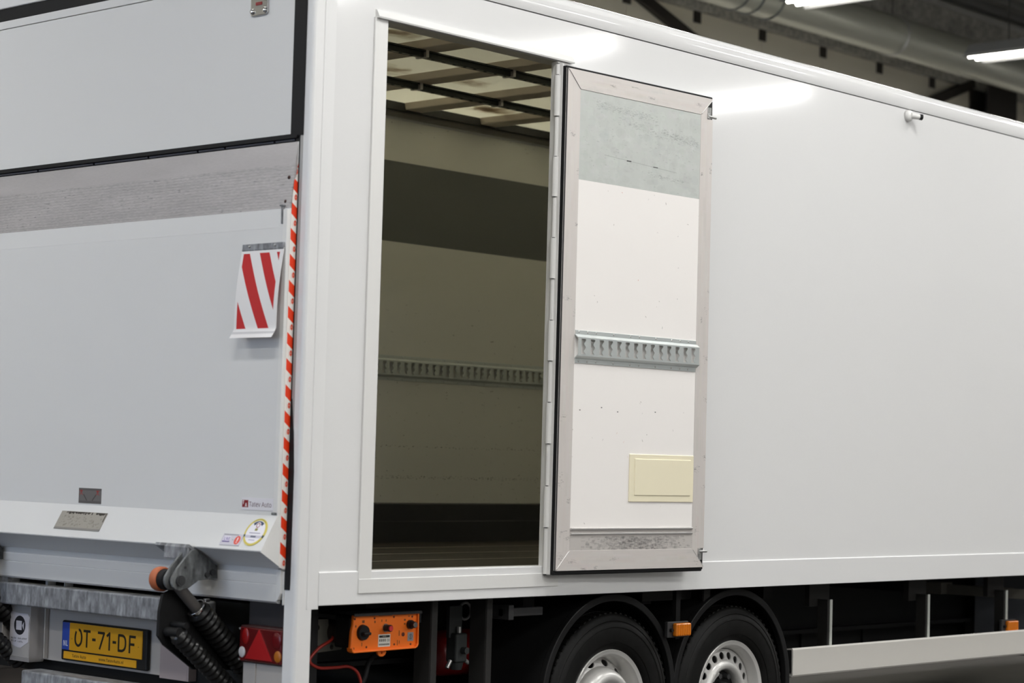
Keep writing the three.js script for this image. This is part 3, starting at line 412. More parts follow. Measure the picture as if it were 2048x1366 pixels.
  const outl = []; for (let i = 0; i <= N; i++) outl.push([cx(i / N), cy(i / N)]); const th = 0.0025; const back = outl.slice().reverse().map(p => [p[0] + th, p[1] + 0.001]);
  const fg = exZ(outl.concat(back), zl, zr); const fn = toCreasedNormals(fg, 0.5);
  const flagT = canvasTex(512, 768, (g, w, h) => { g.fillStyle = '#eeecec'; g.fillRect(0, 0, w, h); const top = 38, bot = h * 0.895; g.save(); g.beginPath(); g.rect(30, top, w - 70, bot - top); g.clip(); g.fillStyle = '#c6131d'; const band = (x0, x1) => { g.beginPath(); g.moveTo(x0, top - 10); g.lineTo(x1, top - 10); g.lineTo(x1 + 330, bot + 10); g.lineTo(x0 + 330, bot + 10); g.closePath(); g.fill(); };
    band(-330, -180); band(-30, 100); band(222, 340); band(430, 560); g.restore(); g.fillStyle = '#c9c8ca'; g.fillRect(0, h * 0.93, w, 20); });
  mesh('flag_sheet', fit(fn, 'z', 'y'), M({ map: flagT, roughness: 0.32 }), B);
}
// hinge profile below the platform
{ const P = group('platform_hinge_profile', T);
  const pr = [[0.008, 1.01], [-0.008, 1.01], [-0.008, 0.99], [-0.0125, 0.985], [-0.0125, 0.956], [-0.0105, 0.954], [-0.0145, 0.951], [-0.016, 0.91], [-0.013, 0.893], [-0.004, 0.886], [0.008, 0.886]];
  mesh('profile_body', toCreasedNormals(exZ(pr, -2.48, -0.085), 0.4), liftWhite, P);
  mesh('profile_end', exX([[-0.085, 0.895], [-0.075, 0.9], [-0.0625, 0.925], [-0.0625, 1.008], [-0.085, 1.008]], -0.0155, 0.006, [], 0.001), liftWhite, P);
  mesh('profile_tail', rb(-0.005, 0.03, 0.882, 1.0, -0.0625, -0.0565, 0.002), liftWhite, P); }

// ------------------------------------------------------------------ lift arms (two)
function liftArm(dz) {
  const A = group('lift_arm', T, [0, 0, dz]);
  mesh('mounting_block', rb(-0.146, -0.11, 1.028, 1.074, -0.565, -0.428, 0.003), galv, A);
  mesh('mounting_plate', [exZ([[-0.145, 1.073], [-0.08, 1.034], [-0.076, 1.04], [-0.14, 1.083]], -0.62, -0.425)], galv, A);
  const ck = []; ck.push([-0.135, 1.062], [-0.118, 1.066], [-0.014, 1.004], [-0.012, 0.958], [-0.055, 0.955], [-0.10, 0.952], [-0.145, 0.925]); for (let a = -60; a >= -200; a -= 20) ck.push([-0.188 + 0.036 * Math.cos(a * Math.PI / 180), 0.953 + 0.036 * Math.sin(a * Math.PI / 180)]); ck.push([-0.20, 0.998], [-0.158, 1.042]);
  for (const z of [-0.425, -0.466]) { const c = mesh('bracket_cheek', exZ(ck, z, z + 0.011, [], 0.0015), galvDark, A); mesh('bolt', [cyl([-0.04, 0.98, z + 0.01], [-0.04, 0.98, z + 0.022], 0.012, 0.012, 6), cyl([-0.065, 0.972, z + 0.01], [-0.065, 0.972, z + 0.02], 0.010, 0.010, 6), cyl([-0.165, 1.0, z + 0.011], [-0.165, 1.0, z + 0.0125], 0.005, 0.005, 10)], darkSteel, c); }
  mesh('pivot_pin', [cyl([-0.188, 0.953, -0.50], [-0.188, 0.953, -0.405], 0.019, 0.019, 20), cyl([-0.188, 0.953, -0.408], [-0.188, 0.953, -0.403], 0.013, 0.013, 6)], darkSteel, A);
  const R = new THREE.Group();
  const rl = mesh('roller', latheZ([[0.018, -0.028], [0.034, -0.028], [0.038, -0.022], [0.038, 0.022], [0.034, 0.028], [0.018, 0.028]], 32).translate(-0.188, 0.953, -0.502), blackRubber, A);
  mesh('roller_tyre', latheZ([[0.0375, -0.029], [0.043, -0.029], [0.0455, -0.018], [0.0455, -0.002], [0.043, 0.006], [0.0375, 0.006]], 32).translate(-0.188, 0.953, -0.510), M({ color: lin(0.50, 0.14, 0.055), roughness: 0.55 }), rl);
  mesh('arm_plate', exZ([[-0.205, 0.90], [-0.218, 0.84], [-0.220, 0.75], [-0.19, 0.715], [-0.05, 0.62], [0.25, 0.60], [0.25, 0.70], [0.0, 0.80], [-0.09, 0.88], [-0.12, 0.935]], -0.50, -0.486, [], 0.002), chassisMat, A);
  const dir = [0.727, -0.686, 0];
  const at = (p, t) => [p[0] + dir[0] * t, p[1] + dir[1] * t, p[2]];
  const p1 = [-0.188, 0.953, -0.452];
  mesh('lift_cylinder', [cyl(at(p1, 0.012), at(p1, 0.20), 0.0215, 0.0215, 20)], M({ color: lin(0.14, 0.13, 0.12), roughness: 0.5, metalness: 0.3 }), A);
  const bellows = (r, n, L) => { const pr = [[0, 0], [r * 0.7, 0]]; for (let i = 0; i < n; i++) { const y = 0.012 + L * i / n; pr.push([r * 0.84, y], [r, y + L / n * 0.35], [r, y + L / n * 0.55], [r * 0.84, y + L / n * 0.9]); } pr.push([r * 0.7, L + 0.015], [0, L + 0.015]); return pr; };
  const b1 = mesh('bellows', lathe(bellows(0.045, 14, 0.34), at(p1, 0.155), dir, 28), M({ color: lin(0.012, 0.012, 0.012), roughness: 0.38 }), A);
  mesh('hose_clamp', [lathe([[0.0345, 0], [0.0385, 0], [0.0385, 0.012], [0.0345, 0.012]], at(p1, 0.148), dir, 28), rb(-0.067, -0.045, 0.872, 0.884, -0.425, -0.412, 0.002)], chrome, b1);
  const b2 = mesh('bellows', lathe(bellows(0.036, 15, 0.36), [-0.185, 0.765, -0.43], [0.77, -0.638, 0], 28), M({ color: lin(0.014, 0.014, 0.014), roughness: 0.3 }), A);
  mesh('lower_pin', [cyl([-0.185, 0.765, -0.48], [-0.185, 0.765, -0.405], 0.018, 0.018, 18), cyl([-0.16, 0.79, -0.48], [-0.16, 0.79, -0.40], 0.012, 0.012, 12)], chassisMat, A);
}
liftArm(0); liftArm(-1.365);
// rear beam, number plate panel, underrun bar
mesh('rear_beam', [rb(-0.022, 0.06, 0.777, 0.866, -1.93, -0.50, 0.008)], galv, T);
mesh('beam_spacer', [box(0.02, 0.06, 0.866, 0.9, -1.525, -1.51), box(0.02, 0.06, 0.866, 0.9, -1.40, -1.393), box(0.0, 0.06, 0.862, 0.9, -1.93, -1.76)], galv, T);
const panelGrey = M({ color: lin(0.50, 0.475, 0.45), roughness: 0.45, metalness: 0.2 });
mesh('rear_panel', [rb(0.105, 0.112, 0.555, 0.80, -1.70, -0.878, 0.002), rb(0.085, 0.10, 0.562, 0.80, -1.615, -1.608, 0.001)], panelGrey, T);
mesh('rear_panel_extension', [rb(0.102, 0.112, 0.546, 0.80, -0.878, -0.712, 0.002), rb(0.102, 0.15, 0.546, 0.80, -0.712, -0.702, 0.002)], M({ color: lin(0.42, 0.36, 0.365), roughness: 0.35, metalness: 0.2 }), T);
{ const N = group('number_plate', T); const zc = -1.226, zz = [-1.486, -0.966];
  mesh('plate_holder', rb(0.086, 0.105, 0.566, 0.726, -1.496, -0.938, 0.008), blackPlastic, N);
  const pT = canvasTex(2048, 434, (g, w, h) => { g.fillStyle = '#e0a417'; g.fillRect(0, 0, w, h); g.fillStyle = '#2f4fb0'; g.fillRect(0, 0, 196, h); g.fillStyle = '#e8e8f0'; g.font = 'bold 120px sans-serif'; g.save(); g.translate(30, 372); g.scale(0.82, 1); g.fillText('NL', 0, 0); g.restore(); g.strokeStyle = '#14110c'; g.lineWidth = 40; g.lineCap = 'butt'; g.lineJoin = 'round';
    const y0 = 84, y1 = 360, c = (y0 + y1) / 2; const P = (f) => { g.beginPath(); f(); g.stroke(); };
    P(() => { g.moveTo(372, y0 + 40); g.quadraticCurveTo(330, c, 360, y1 - 60); g.quadraticCurveTo(430, y1 + 30, 500, y1 - 60); g.quadraticCurveTo(535, c, 500, y0 + 60); g.quadraticCurveTo(475, y0 + 4, 432, y0 + 14); });
    P(() => { g.moveTo(560, y0 + 20); g.lineTo(744, y0 + 20); g.moveTo(652, y0 + 20); g.lineTo(652, y1); });
    g.fillStyle = '#14110c'; g.fillRect(790, c - 20, 90, 42); g.fillRect(1312, c - 20, 90, 42);
    P(() => { g.moveTo(930, y0 + 20); g.lineTo(1094, y0 + 20); g.lineTo(986, y1); }); P(() => { g.moveTo(1160, y0 + 60); g.lineTo(1232, y0 + 10); g.lineTo(1232, y1); });
    P(() => { g.moveTo(1466, y0 + 20); g.lineTo(1466, y1 - 20); g.lineTo(1540, y1 - 20); g.quadraticCurveTo(1640, y1 - 30, 1640, c); g.quadraticCurveTo(1640, y0 + 20, 1540, y0 + 20); g.closePath(); });
    P(() => { g.moveTo(1890, y0 + 20); g.lineTo(1742, y0 + 20); g.lineTo(1742, y1); g.moveTo(1742, c); g.lineTo(1862, c); });
    g.fillStyle = '#7a5a14'; g.beginPath(); g.arc(262, 250, 9, 0, 7); g.arc(1960, 250, 9, 0, 7); g.fill(); });
  mesh('registration_plate', fit(rb(0.0825, 0.09, 0.609, 0.719, zz[0], zz[1], 0.002), 'z', 'y'), M({ map: pT, roughness: 0.4 }), N);
  const sT = canvasTex(2048, 140, (g, w, h) => { g.fillStyle = '#d59c18'; g.fillRect(0, 0, w, h); g.fillStyle = '#3a2c10'; g.font = 'bold 78px sans-serif'; g.fillText('Tatev Auto', 250, 98); g.fillText('www.TatevAuto.nl', 1010, 98); });
  mesh('name_strip', fit(rb(0.0835, 0.09, 0.5735, 0.603, -1.474, -1.0, 0.001), 'z', 'y'), M({ map: sT, roughness: 0.4 }), N); }
{ const B = group('camera_notice_box', T); mesh('box_body', [rb(0.036, 0.106, 0.548, 0.80, -1.782, -1.642, 0.003)], panelGrey, B);
  const cT = canvasTex(512, 760, (g, w, h) => { g.fillStyle = '#d3d0d6'; g.fillRect(0, 0, w, h); g.fillStyle = '#232226'; g.beginPath(); g.ellipse(256, 285, 150, 205, 0, 0, 7); g.fill(); g.fillStyle = '#d3d0d6'; g.fillRect(160, 190, 150, 195); g.beginPath(); g.moveTo(318, 285); g.lineTo(366, 200); g.lineTo(366, 380); g.closePath(); g.fill(); g.fillStyle = '#4a484c'; seed = 9; for (const [y, n] of [[545, 12], [612, 9]]) for (let i = 0; i < n; i++) if (i !== 4) { g.fillRect(40 + i * 36, y + rnd() * 6, 8, 34); g.fillRect(40 + i * 36, y + (rnd() < 0.5 ? 0 : 26), 22, 8); if (rnd() < 0.6) g.fillRect(56 + i * 36, y + 4, 7, 30); } });
  const no = [[-1.780, 0.745], [-1.72, 0.74], [-1.66, 0.74], [-1.645, 0.725], [-1.65, 0.70], [-1.652, 0.625], [-1.70, 0.60], [-1.72, 0.60], [-1.78, 0.612]];
  mesh('camera_sticker', fit(exX(no, 0.0345, 0.0362), 'z', 'y'), M({ map: cT, roughness: 0.5 }), B);
  mesh('box_edge', [rb(0.034, 0.106, 0.545, 0.565, -1.784, -1.64, 0.002), box(0.034, 0.106, 0.55, 0.80, -1.6425, -1.6385)], aluPlain, B); }
mesh('underrun_bar', [rb(-0.03, 0.07, 0.40, 0.523, -1.60, -0.62, 0.01)], galv, T);
mesh('side_bracket', [rb(0.03, 0.1, 0.62, 0.70, -2.1, -1.83, 0.004)], panelGrey, T);
mesh('rear_crossmember', [box(0.14, 0.3, 0.5, 0.86, W2 + 0.15, -0.2)], chassisMat, T);

// ------------------------------------------------------------------ tail lamp
{ const L = group('tail_lamp', T); const z0 = -0.303, z1 = -0.062, y0 = 0.661, y1 = 0.796;
  const redDark = MP({ color: lin(0.10, 0.003, 0.004), roughness: 0.22, clearcoat: 0.6, clearcoatRoughness: 0.1 });
  mesh('lamp_housing', rb(0.012, 0.07, y0, y1, z0, z1, 0.006), M({ color: lin(0.03, 0.004, 0.005), roughness: 0.4 }), L);
  mesh('red_lens', rb(0.002, 0.016, y0 + 0.006, y1 - 0.006, z0 + 0.008, z1 - 0.004, 0.005), redDark, L);
  mesh('reflector_triangle', exX([[-0.258, y0 + 0.016], [-0.112, y0 + 0.016], [-0.185, y1 - 0.010]], -0.003, 0.004, [], 0.0012), M({ color: lin(0.36, 0.004, 0.006), roughness: 0.35 }), L);
  const dome = (z, y, ry, rz, m, n) => { const g = new THREE.SphereGeometry(1, 20, 14); g.scale(0.005, ry, rz); g.translate(0.002, y, z); mesh(n, g, m, L); };
  dome(-0.279, 0.699, 0.020, 0.0185, M({ color: lin(0.58, 0.57, 0.58), roughness: 0.3 }), 'white_lens'); dome(-0.083, 0.696, 0.021, 0.0195, M({ color: lin(0.42, 0.13, 0.01), roughness: 0.3 }), 'amber_lens');
  dome(-0.262, 0.757, 0.03, 0.02, MP({ color: lin(0.26, 0.006, 0.006), roughness: 0.2 }), 'brake_lens'); dome(-0.092, 0.752, 0.03, 0.026, MP({ color: lin(0.12, 0.004, 0.006), roughness: 0.2 }), 'fog_lens');
  mesh('lens_screw', [cyl([0.0, 0.783, -0.293], [0.006, 0.783, -0.293], 0.004, 0.004, 8), cyl([0.0, 0.672, -0.293], [0.006, 0.672, -0.293], 0.004, 0.004, 8)], zinc, L);
  mesh('lamp_bracket', [rb(0.02, 0.03, 0.40, 0.662, -0.292, -0.06, 0.003), rb(0.014, 0.022, 0.40, 0.66, -0.225, -0.217, 0.001)], panelGrey, L);
  mesh('backing_plate', rb(0.075, 0.085, 0.62, 0.9, -0.33, -0.056, 0.002), M({ color: lin(0.09, 0.085, 0.09), roughness: 0.3, metalness: 0.5 }), L); }

// ------------------------------------------------------------------ orange control box
{ const O = group('lift_control_box', T, [0, 0, 0]); const zf = -0.085; const orange = M({ color: lin(0.95, 0.19, 0.012), roughness: 0.4 });
  const out = [[0.360, 0.71], [0.364, 0.698], [0.372, 0.693], [0.69, 0.697], [0.70, 0.702], [0.7055, 0.712], [0.7035, 0.83], [0.372, 0.83], [0.371, 0.795], [0.364, 0.77]];
  mesh('box_shell', exZ(out, zf - 0.016, zf, [], 0.005), orange, O);
  const rim = [[0.358, 0.71], [0.361, 0.697], [0.37, 0.692], [0.692, 0.696], [0.702, 0.701], [0.7075, 0.712], [0.7055, 0.836], [0.70, 0.836], [0.70, 0.714], [0.694, 0.704], [0.69, 0.702], [0.374, 0.698], [0.368, 0.701], [0.366, 0.712]];
  mesh('box_rim', exZ(rim, zf - 0.02, zf + 0.010, [], 0.002), orange, O);
  mesh('back_box', rb(0.38, 0.69, 0.705, 0.825, -0.2, zf - 0.027, 0.01), blackPlastic, O);
  mesh('mounting_lug', exZ([[0.512, 0.70], [0.555, 0.70], [0.556, 0.685], [0.55, 0.676], [0.54, 0.671], [0.527, 0.671], [0.517, 0.676], [0.511, 0.685]], zf - 0.02, zf - 0.012, [[[0.530, 0.680], [0.537, 0.680], [0.537, 0.690], [0.530, 0.690]]]), orange, O);
  mesh('rain_cover', [exX([[-0.18, 0.836], [-0.072, 0.832], [-0.068, 0.828], [-0.07, 0.838], [-0.18, 0.844]], 0.36, 0.715), rb(0.709, 0.718, 0.79, 0.84, -0.15, -0.075, 0.004)], blackPlastic, O);
  mesh('rotary_switch', [cyl([0.418, 0.766, zf], [0.418, 0.766, zf + 0.012], 0.030, 0.027, 28), rb(0.40, 0.437, 0.757, 0.769, zf + 0.01, zf + 0.032, 0.005)], blackPlastic, O);
  mesh('push_button', [cyl([0.533, 0.779, zf], [0.533, 0.779, zf + 0.006], 0.017, 0.016, 20)], chrome, O);
  mesh('button_barrel', [cyl([0.533, 0.779, zf + 0.006], [0.533, 0.779, zf + 0.032], 0.0135, 0.0135, 20)], blackPlastic, O);
  mesh('button_cap', [cyl([0.533, 0.779, zf + 0.031], [0.533, 0.779, zf + 0.036], 0.0105, 0.010, 20)], M({ color: lin(0.55, 0.03, 0.035), roughness: 0.4 }), O);
  mesh('key_switch', [cyl([0.664, 0.787, zf], [0.664, 0.787, zf + 0.012], 0.017, 0.017, 20), cyl([0.664, 0.787, zf + 0.01], [0.664, 0.787, zf + 0.03], 0.0125, 0.0125, 18)], blackPlastic, O);
  mesh('key_ring', [cyl([0.664, 0.787, zf + 0.029], [0.664, 0.787, zf + 0.033], 0.0105, 0.0105, 16)], chrome, O);
  const lab = canvasTex(384, 320, (g, w, h) => { g.fillStyle = '#e4e2da'; g.fillRect(0, 0, w, h); g.fillStyle = '#23221f'; g.fillRect(20, 26, w - 40, 60); g.fillStyle = '#8a877d'; g.fillRect(130, 40, 120, 26); g.fillStyle = '#55524a'; g.font = 'bold 86px sans-serif'; g.fillText('CE', 270, 186, 96); for (let i = 0; i < 4; i++) g.fillRect(30 + i * 56, 120, 34, 66); g.fillStyle = '#2a2925'; for (let i = 0; i < 9; i++) g.fillRect(24 + i * 38, 238, 26, 46); });
  mesh('rating_label', fit(rb(0.5005, 0.563, 0.7085, 0.755, zf - 0.001, zf + 0.0012, 0.0005, 1), 'x', 'y'), M({ map: lab, roughness: 0.4 }), O);
  const sq = canvasTex(128, 128, (g, w, h) => { g.fillStyle = '#8f8f93'; g.fillRect(0, 0, w, h); g.strokeStyle = '#55565c'; g.lineWidth = 10; g.beginPath(); g.arc(64, 64, 36, 0, 7); g.stroke(); g.fillStyle = '#44454c'; g.fillRect(56, 34, 16, 60); });
  mesh('pictogram_label', fit(rb(0.655, 0.686, 0.724, 0.757, zf - 0.001, zf + 0.0012, 0.0005, 1), 'x', 'y'), M({ map: sq, roughness: 0.4 }), O);
  const bolt = []; for (const [x, y] of [[0.377, 0.817], [0.478, 0.817], [0.579, 0.818], [0.677, 0.816], [0.374, 0.708], [0.44, 0.711], [0.585, 0.715], [0.672, 0.712]]) bolt.push(cyl([x, y, zf - 0.002], [x, y, zf + 0.0012], 0.0042, 0.0042, 8)); bolt.push(cyl([0.631, 0.7505, zf - 0.002], [0.631, 0.7505, zf + 0.001], 0.008, 0.008, 12));
  mesh('cover_screws', bolt, M({ color: lin(0.10, 0.01, 0.004), roughness: 0.6 }), O);
  const pr = []; for (const [x, y, w, h] of [[0.415, 0.806, 0.012, 0.01], [0.38, 0.79, 0.006, 0.008], [0.415, 0.722, 0.003, 0.014], [0.478, 0.803, 0.006, 0.008], [0.50, 0.826, 0.07, 0.004], [0.515, 0.806, 0.004, 0.008], [0.537, 0.806, 0.004, 0.008], [0.634, 0.805, 0.009, 0.007], [0.634, 0.79, 0.008, 0.006], [0.657, 0.818, 0.006, 0.005], [0.608, 0.756, 0.004, 0.02], [0.6, 0.72, 0.003, 0.02], [0.61, 0.722, 0.003, 0.012]]) pr.push(box(x, x + w, y - h / 2, y + h / 2, zf - 0.001, zf + 0.0004)); mesh('printed_symbols', pr, M({ color: lin(0.18, 0.05, 0.01), roughness: 0.5 }), O);
}
// ------------------------------------------------------------------ chassis
const CH = (n, g, m = chassisMat) => mesh(n, g, m, T);
CH('chassis_beam', [box(0.15, 12.6, 0.86, 0.905, -0.92, -0.78), box(0.15, 12.6, 0.55, 0.57, -0.92, -0.78), box(0.15, 12.6, 0.57, 0.86, -0.856, -0.844)]);
CH('chassis_beam', [box(0.15, 12.6, 0.86, 0.905, -1.77, -1.63), box(0.15, 12.6, 0.55, 0.57, -1.77, -1.63), box(0.15, 12.6, 0.57, 0.86, -1.706, -1.694)]);
for (const x of [0.6, 1.5, 2.28, 3.2, 4.4, 6.6, 7.8, 9, 10.5, 12]) CH('cross_member', [box(x, x + 0.07, 0.80, 0.905, W2 + 0.1, -0.26)]);
for (const x of [1.858, 2.712]) { const A = group('axle', T); mesh('axle_tube', cyl([x, 0.395, -2.3], [x, 0.395, -0.25], 0.065, 0.065, 20), chassisMat, A); for (const z of [-0.62, -1.93]) { mesh('air_bag', cyl([x + 0.25, 0.45, z], [x + 0.25, 0.75, z], 0.12, 0.12, 20), blackRubber, A); mesh('trailing_arm', box(x - 0.35, x + 0.3, 0.40, 0.46, z - 0.05, z + 0.05), chassisMat, A); mesh('brake_drum', cyl([x, 0.395, z + (z > -1.2 ? 0.18 : -0.05)], [x, 0.395, z + (z > -1.2 ? 0.3 : -0.2)], 0.19, 0.19, 24), chassisMat, A); } }
for (const x of [0.78, 1.09]) CH('support_post', [rb(x, x + 0.033, 0.30, 0.90, -0.125, -0.08, 0.003), rb(x - 0.002, x + 0.003, 0.30, 0.90, -0.17, -0.085, 0.001)], greyPost);
CH('support_tie', [box(0.78, 1.123, 0.30, 0.34, -0.16, -0.1)], greyPost);
mesh('bracket_plate', exZ([[0.27, 0.805], [0.397, 0.805], [0.40, 0.78], [0.43, 0.76], [0.43, 0.725], [0.475, 0.70], [0.468, 0.688], [0.27, 0.678]], -0.262, -0.25, [0, 1, 2].map(i => { const c = [[0.345, 0.775], [0.343, 0.70], [0.418, 0.70]][i]; const h = []; for (let a = 0; a < 8; a++) h.push([c[0] + 0.009 * Math.cos(a * 0.785), c[1] + 0.011 * Math.sin(a * 0.785)]); return h; })), M({ color: lin(0.16, 0.155, 0.13), roughness: 0.6 }), T);
mesh('pivot_tube', cyl([0.46, 0.76, -0.5], [0.43, 0.755, -0.17], 0.045, 0.045, 20), M({ color: lin(0.05, 0.035, 0.028), roughness: 0.6 }), T);
mesh('red_cable', tube([[0.45, 0.77, -0.30], [0.382, 0.735, -0.21], [0.30, 0.70, -0.2], [0.262, 0.66, -0.2], [0.30, 0.634, -0.2], [0.39, 0.628, -0.2], [0.465, 0.627, -0.2], [0.508, 0.603, -0.2], [0.529, 0.55, -0.2], [0.53, 0.45, -0.25]], 0.0062, 80), M({ color: lin(0.32, 0.022, 0.014), roughness: 0.45 }), T);
mesh('black_hose', tube([[0.60, 0.70, -0.12], [0.575, 0.65, -0.2], [0.53, 0.56, -0.2], [0.42, 0.50, -0.25], [0.3, 0.55, -0.25]], 0.011, 50), blackRubber, T);
{ const A = group('air_tank', T, [1.5, 0.60, -0.62]); mesh('tank_shell', lathe([[0, -0.2], [0.07, -0.19], [0.095, -0.15], [0.098, 0], [0.095, 0.15], [0.07, 0.19], [0, 0.2]].map(p => [Math.max(0.0001, p[0]), p[1]]), [0, 0, 0], [1, 0, 0], 28), M({ color: lin(0.16, 0.005, 0.006), roughness: 0.35 }), A);
  mesh('tank_strap', [lathe([[0.097, -0.02], [0.101, -0.02], [0.101, 0.02], [0.097, 0.02]], [0.1, 0, 0], [1, 0, 0], 28)], chassisMat, A); }
{ const V = group('brake_valve', T, [1.22, 0.66, -0.38]); const vm = M({ color: lin(0.06, 0.065, 0.065), roughness: 0.5, metalness: 0.4 });
  mesh('valve_bracket', rb(-0.03, 0.045, 0.03, 0.16, -0.02, 0.0, 0.003), vm, V); mesh('valve_body', [rb(-0.02, 0.05, -0.07, 0.05, -0.03, 0.03, 0.01), cyl([0.015, -0.10, 0], [0.015, -0.07, 0], 0.022, 0.03, 16), cyl([0.02, -0.02, 0.02], [0.02, -0.02, 0.055], 0.016, 0.014, 12)], vm, V); mesh('valve_port', [cyl([0.015, 0.05, 0.01], [0.015, 0.075, 0.01], 0.010, 0.010, 10), cyl([-0.03, -0.06, 0.01], [-0.05, -0.09, 0.01], 0.009, 0.009, 10), cyl([0.05, -0.06, 0.01], [0.075, -0.075, 0.01], 0.009, 0.009, 10)], zinc, V); }
mesh('pipe_collar', new THREE.TorusGeometry(0.034, 0.006, 10, 28).translate(1.30, 0.795, -0.40), M({ color: lin(0.2, 0.2, 0.2), roughness: 0.5 }), T);
mesh('brake_pipe', tube([[1.36, 0.74, -0.36], [1.34, 0.70, -0.36], [1.31, 0.62, -0.36]], 0.003, 20, 6), zinc, T);
mesh('mudguard_stay', [rb(1.24, 1.27, 0.78, 0.84, -0.2, -0.1, 0.003), rb(1.24, 1.48, 0.79, 0.825, -0.16, -0.13, 0.004)], darkSteel, T);
// mudguards and wheels
function mudguard(x, a0, a1) {
  const G = group('mudguard', T, [x, 0.43, 0]); const s = new THREE.Shape(); const r0 = 0.428, r1 = 0.438, A = a0 * Math.PI / 180, B = a1 * Math.PI / 180;
  s.absarc(0, 0, r1, A, B, false); s.absarc(0, 0, r0, B, A, true); mesh('guard_shell', exZ(s, -0.46, -0.095, [], 0, 48), blackPlastic, G);
  const e = new THREE.Shape(); e.absarc(0, 0, r1 + 0.001, A, B, false); e.absarc(0, 0, r0 - 0.02, B, A, true); mesh('guard_lip', exZ(e, -0.112, -0.082, [], 0.004, 48), blackPlastic, G);
}
mudguard(1.872, -8, 200); mudguard(2.735, -14, 200);
function wheel(x, kind) {
  const Wg = group('wheel', T, [x, 0.396, -0.08]);   // local z = 0 is the outer lip plane
  const R = 0.394;
  const tp = [[0.225, -0.195], [0.245, -0.215], [0.30, -0.235], [0.345, -0.23], [0.375, -0.222], [R - 0.004, -0.21], [R, -0.195], [R, -0.02], [R - 0.004, -0.006], [0.380, 0.004], [0.372, 0.006], [0.362, 0.012], [0.358, 0.010], [0.352, 0.0145], [0.335, 0.0185], [0.332, 0.0165], [0.30, 0.019], [0.272, 0.0155], [0.270, 0.012], [0.262, 0.010], [0.25, 0.004], [0.238, -0.008], [0.228, -0.02]];
  mesh('tyre', toCreasedNormals(latheZ(tp.reverse(), 96), 0.6), tyreMat, Wg);
  const lugs = []; for (let i = 0; i < 72; i++) { const g = box(-0.0075, 0.0075, R - 0.004, R + 0.002, -0.055, -0.004); g.rotateZ(i * Math.PI / 36); lugs.push(g); } for (const z of [[-0.145, -0.115], [-0.105, -0.07]]) { const s = new THREE.Shape(); s.absarc(0, 0, R + 0.002, 0, Math.PI * 2, false); const h = new THREE.Path(); h.absarc(0, 0, R - 0.003, 0, Math.PI * 2, true); s.holes.push(h); lugs.push(exZ(s, z[0], z[1], [], 0, 72)); }
  mesh('tread', lugs, tyreMat, Wg).userData.kind = 'stuff';
  const dz = kind === 'dished' ? -0.055 : -0.035;   // depth of the disc
  mesh('rim', toCreasedNormals(latheZ([[0.196, -0.19], [0.20, -0.06], [0.206, -0.035], [0.214, -0.012], [0.222, -0.004], [0.230, -0.002], [0.238, 0.001], [0.241, -0.003], [0.239, -0.009], [0.228, -0.012], [0.215, -0.04], [0.208, -0.19]].reverse(), 80), 0.5), rimSilver, Wg);
  const n = kind === 'dished' ? 12 : 20, rr = kind === 'dished' ? 0.1815 : 0.170, hr = kind === 'dished' ? 0.0140 : 0.0168, ri = kind === 'dished' ? 0.165 : 0.145, ro = 0.199;
  const s = new THREE.Shape(); s.absarc(0, 0, ro, 0, Math.PI * 2, false); const inner = new THREE.Path(); inner.absarc(0, 0, ri, 0, Math.PI * 2, true); s.holes.push(inner);
  for (let i = 0; i < n; i++) { const a = (i + (kind === 'dished' ? 0.55 : 0.32)) * Math.PI * 2 / n, h = new THREE.Path(); h.absellipse(rr * Math.cos(a), rr * Math.sin(a), hr, hr * (kind === 'dished' ? 1.6 : 1.0), 0, Math.PI * 2, true, a); s.holes.push(h); }
  const slope = kind === 'dished' ? 0.55 : 0.25; const dg = exZ(s, -0.006, 0, [], 0, 40); { const p = dg.attributes.position; for (let i = 0; i < p.count; i++) { const r = Math.hypot(p.getX(i), p.getY(i)); p.setZ(i, p.getZ(i) + dz - (r - ri) * slope); } dg.computeVertexNormals(); }
  mesh('wheel_disc', dg, rimSilver, Wg);
  if (kind === 'dished') {
    mesh('disc_dome', toCreasedNormals(latheZ([[0.166, dz], [0.163, dz + 0.014], [0.155, dz + 0.038], [0.142, dz + 0.058], [0.126, dz + 0.066], [0.110, dz + 0.063], [0.098, dz + 0.050], [0.09, dz + 0.032], [0.082, dz + 0.012]].reverse(), 64), 0.9), rimSilver, Wg);
    mesh('hub_cap', latheZ([[0.0001, dz + 0.02], [0.05, dz + 0.019], [0.068, dz + 0.014], [0.08, dz + 0.004]].reverse(), 48), M({ color: lin(0.40, 0.40, 0.34), roughness: 0.45, metalness: 0.2 }), Wg);
  } else {
    mesh('disc_dome', toCreasedNormals(latheZ([[0.146, dz], [0.138, dz + 0.010], [0.128, dz + 0.014], [0.118, dz + 0.012], [0.108, dz + 0.002], [0.106, dz - 0.03]].reverse(), 64), 0.9), rimSilver, Wg);
    mesh('hub', [cyl([0, 0, -0.2], [0, 0, dz - 0.03], 0.104, 0.104, 40), cyl([0, 0, dz - 0.03], [0, 0, dz + 0.01], 0.055, 0.05, 28)], chassisMat, Wg);
    for (let i = 0; i < 8; i++) { const a = (i + 0.4) * Math.PI / 4; mesh('wheel_nut', [cyl([0.082 * Math.cos(a), 0.082 * Math.sin(a), dz - 0.03], [0.082 * Math.cos(a), 0.082 * Math.sin(a), dz - 0.004], 0.014, 0.013, 6)], darkSteel, Wg); }
    const li = new THREE.Shape(); li.absarc(0, 0, 0.108, 1.9, 2.5, false); li.absarc(0, 0, 0.09, 2.5, 1.9, true); mesh('hub_tab', exZ(li, dz - 0.012, dz - 0.006), rimSilver, Wg);
  }
}
wheel(1.858, 'dished'); wheel(2.712, 'nuts');
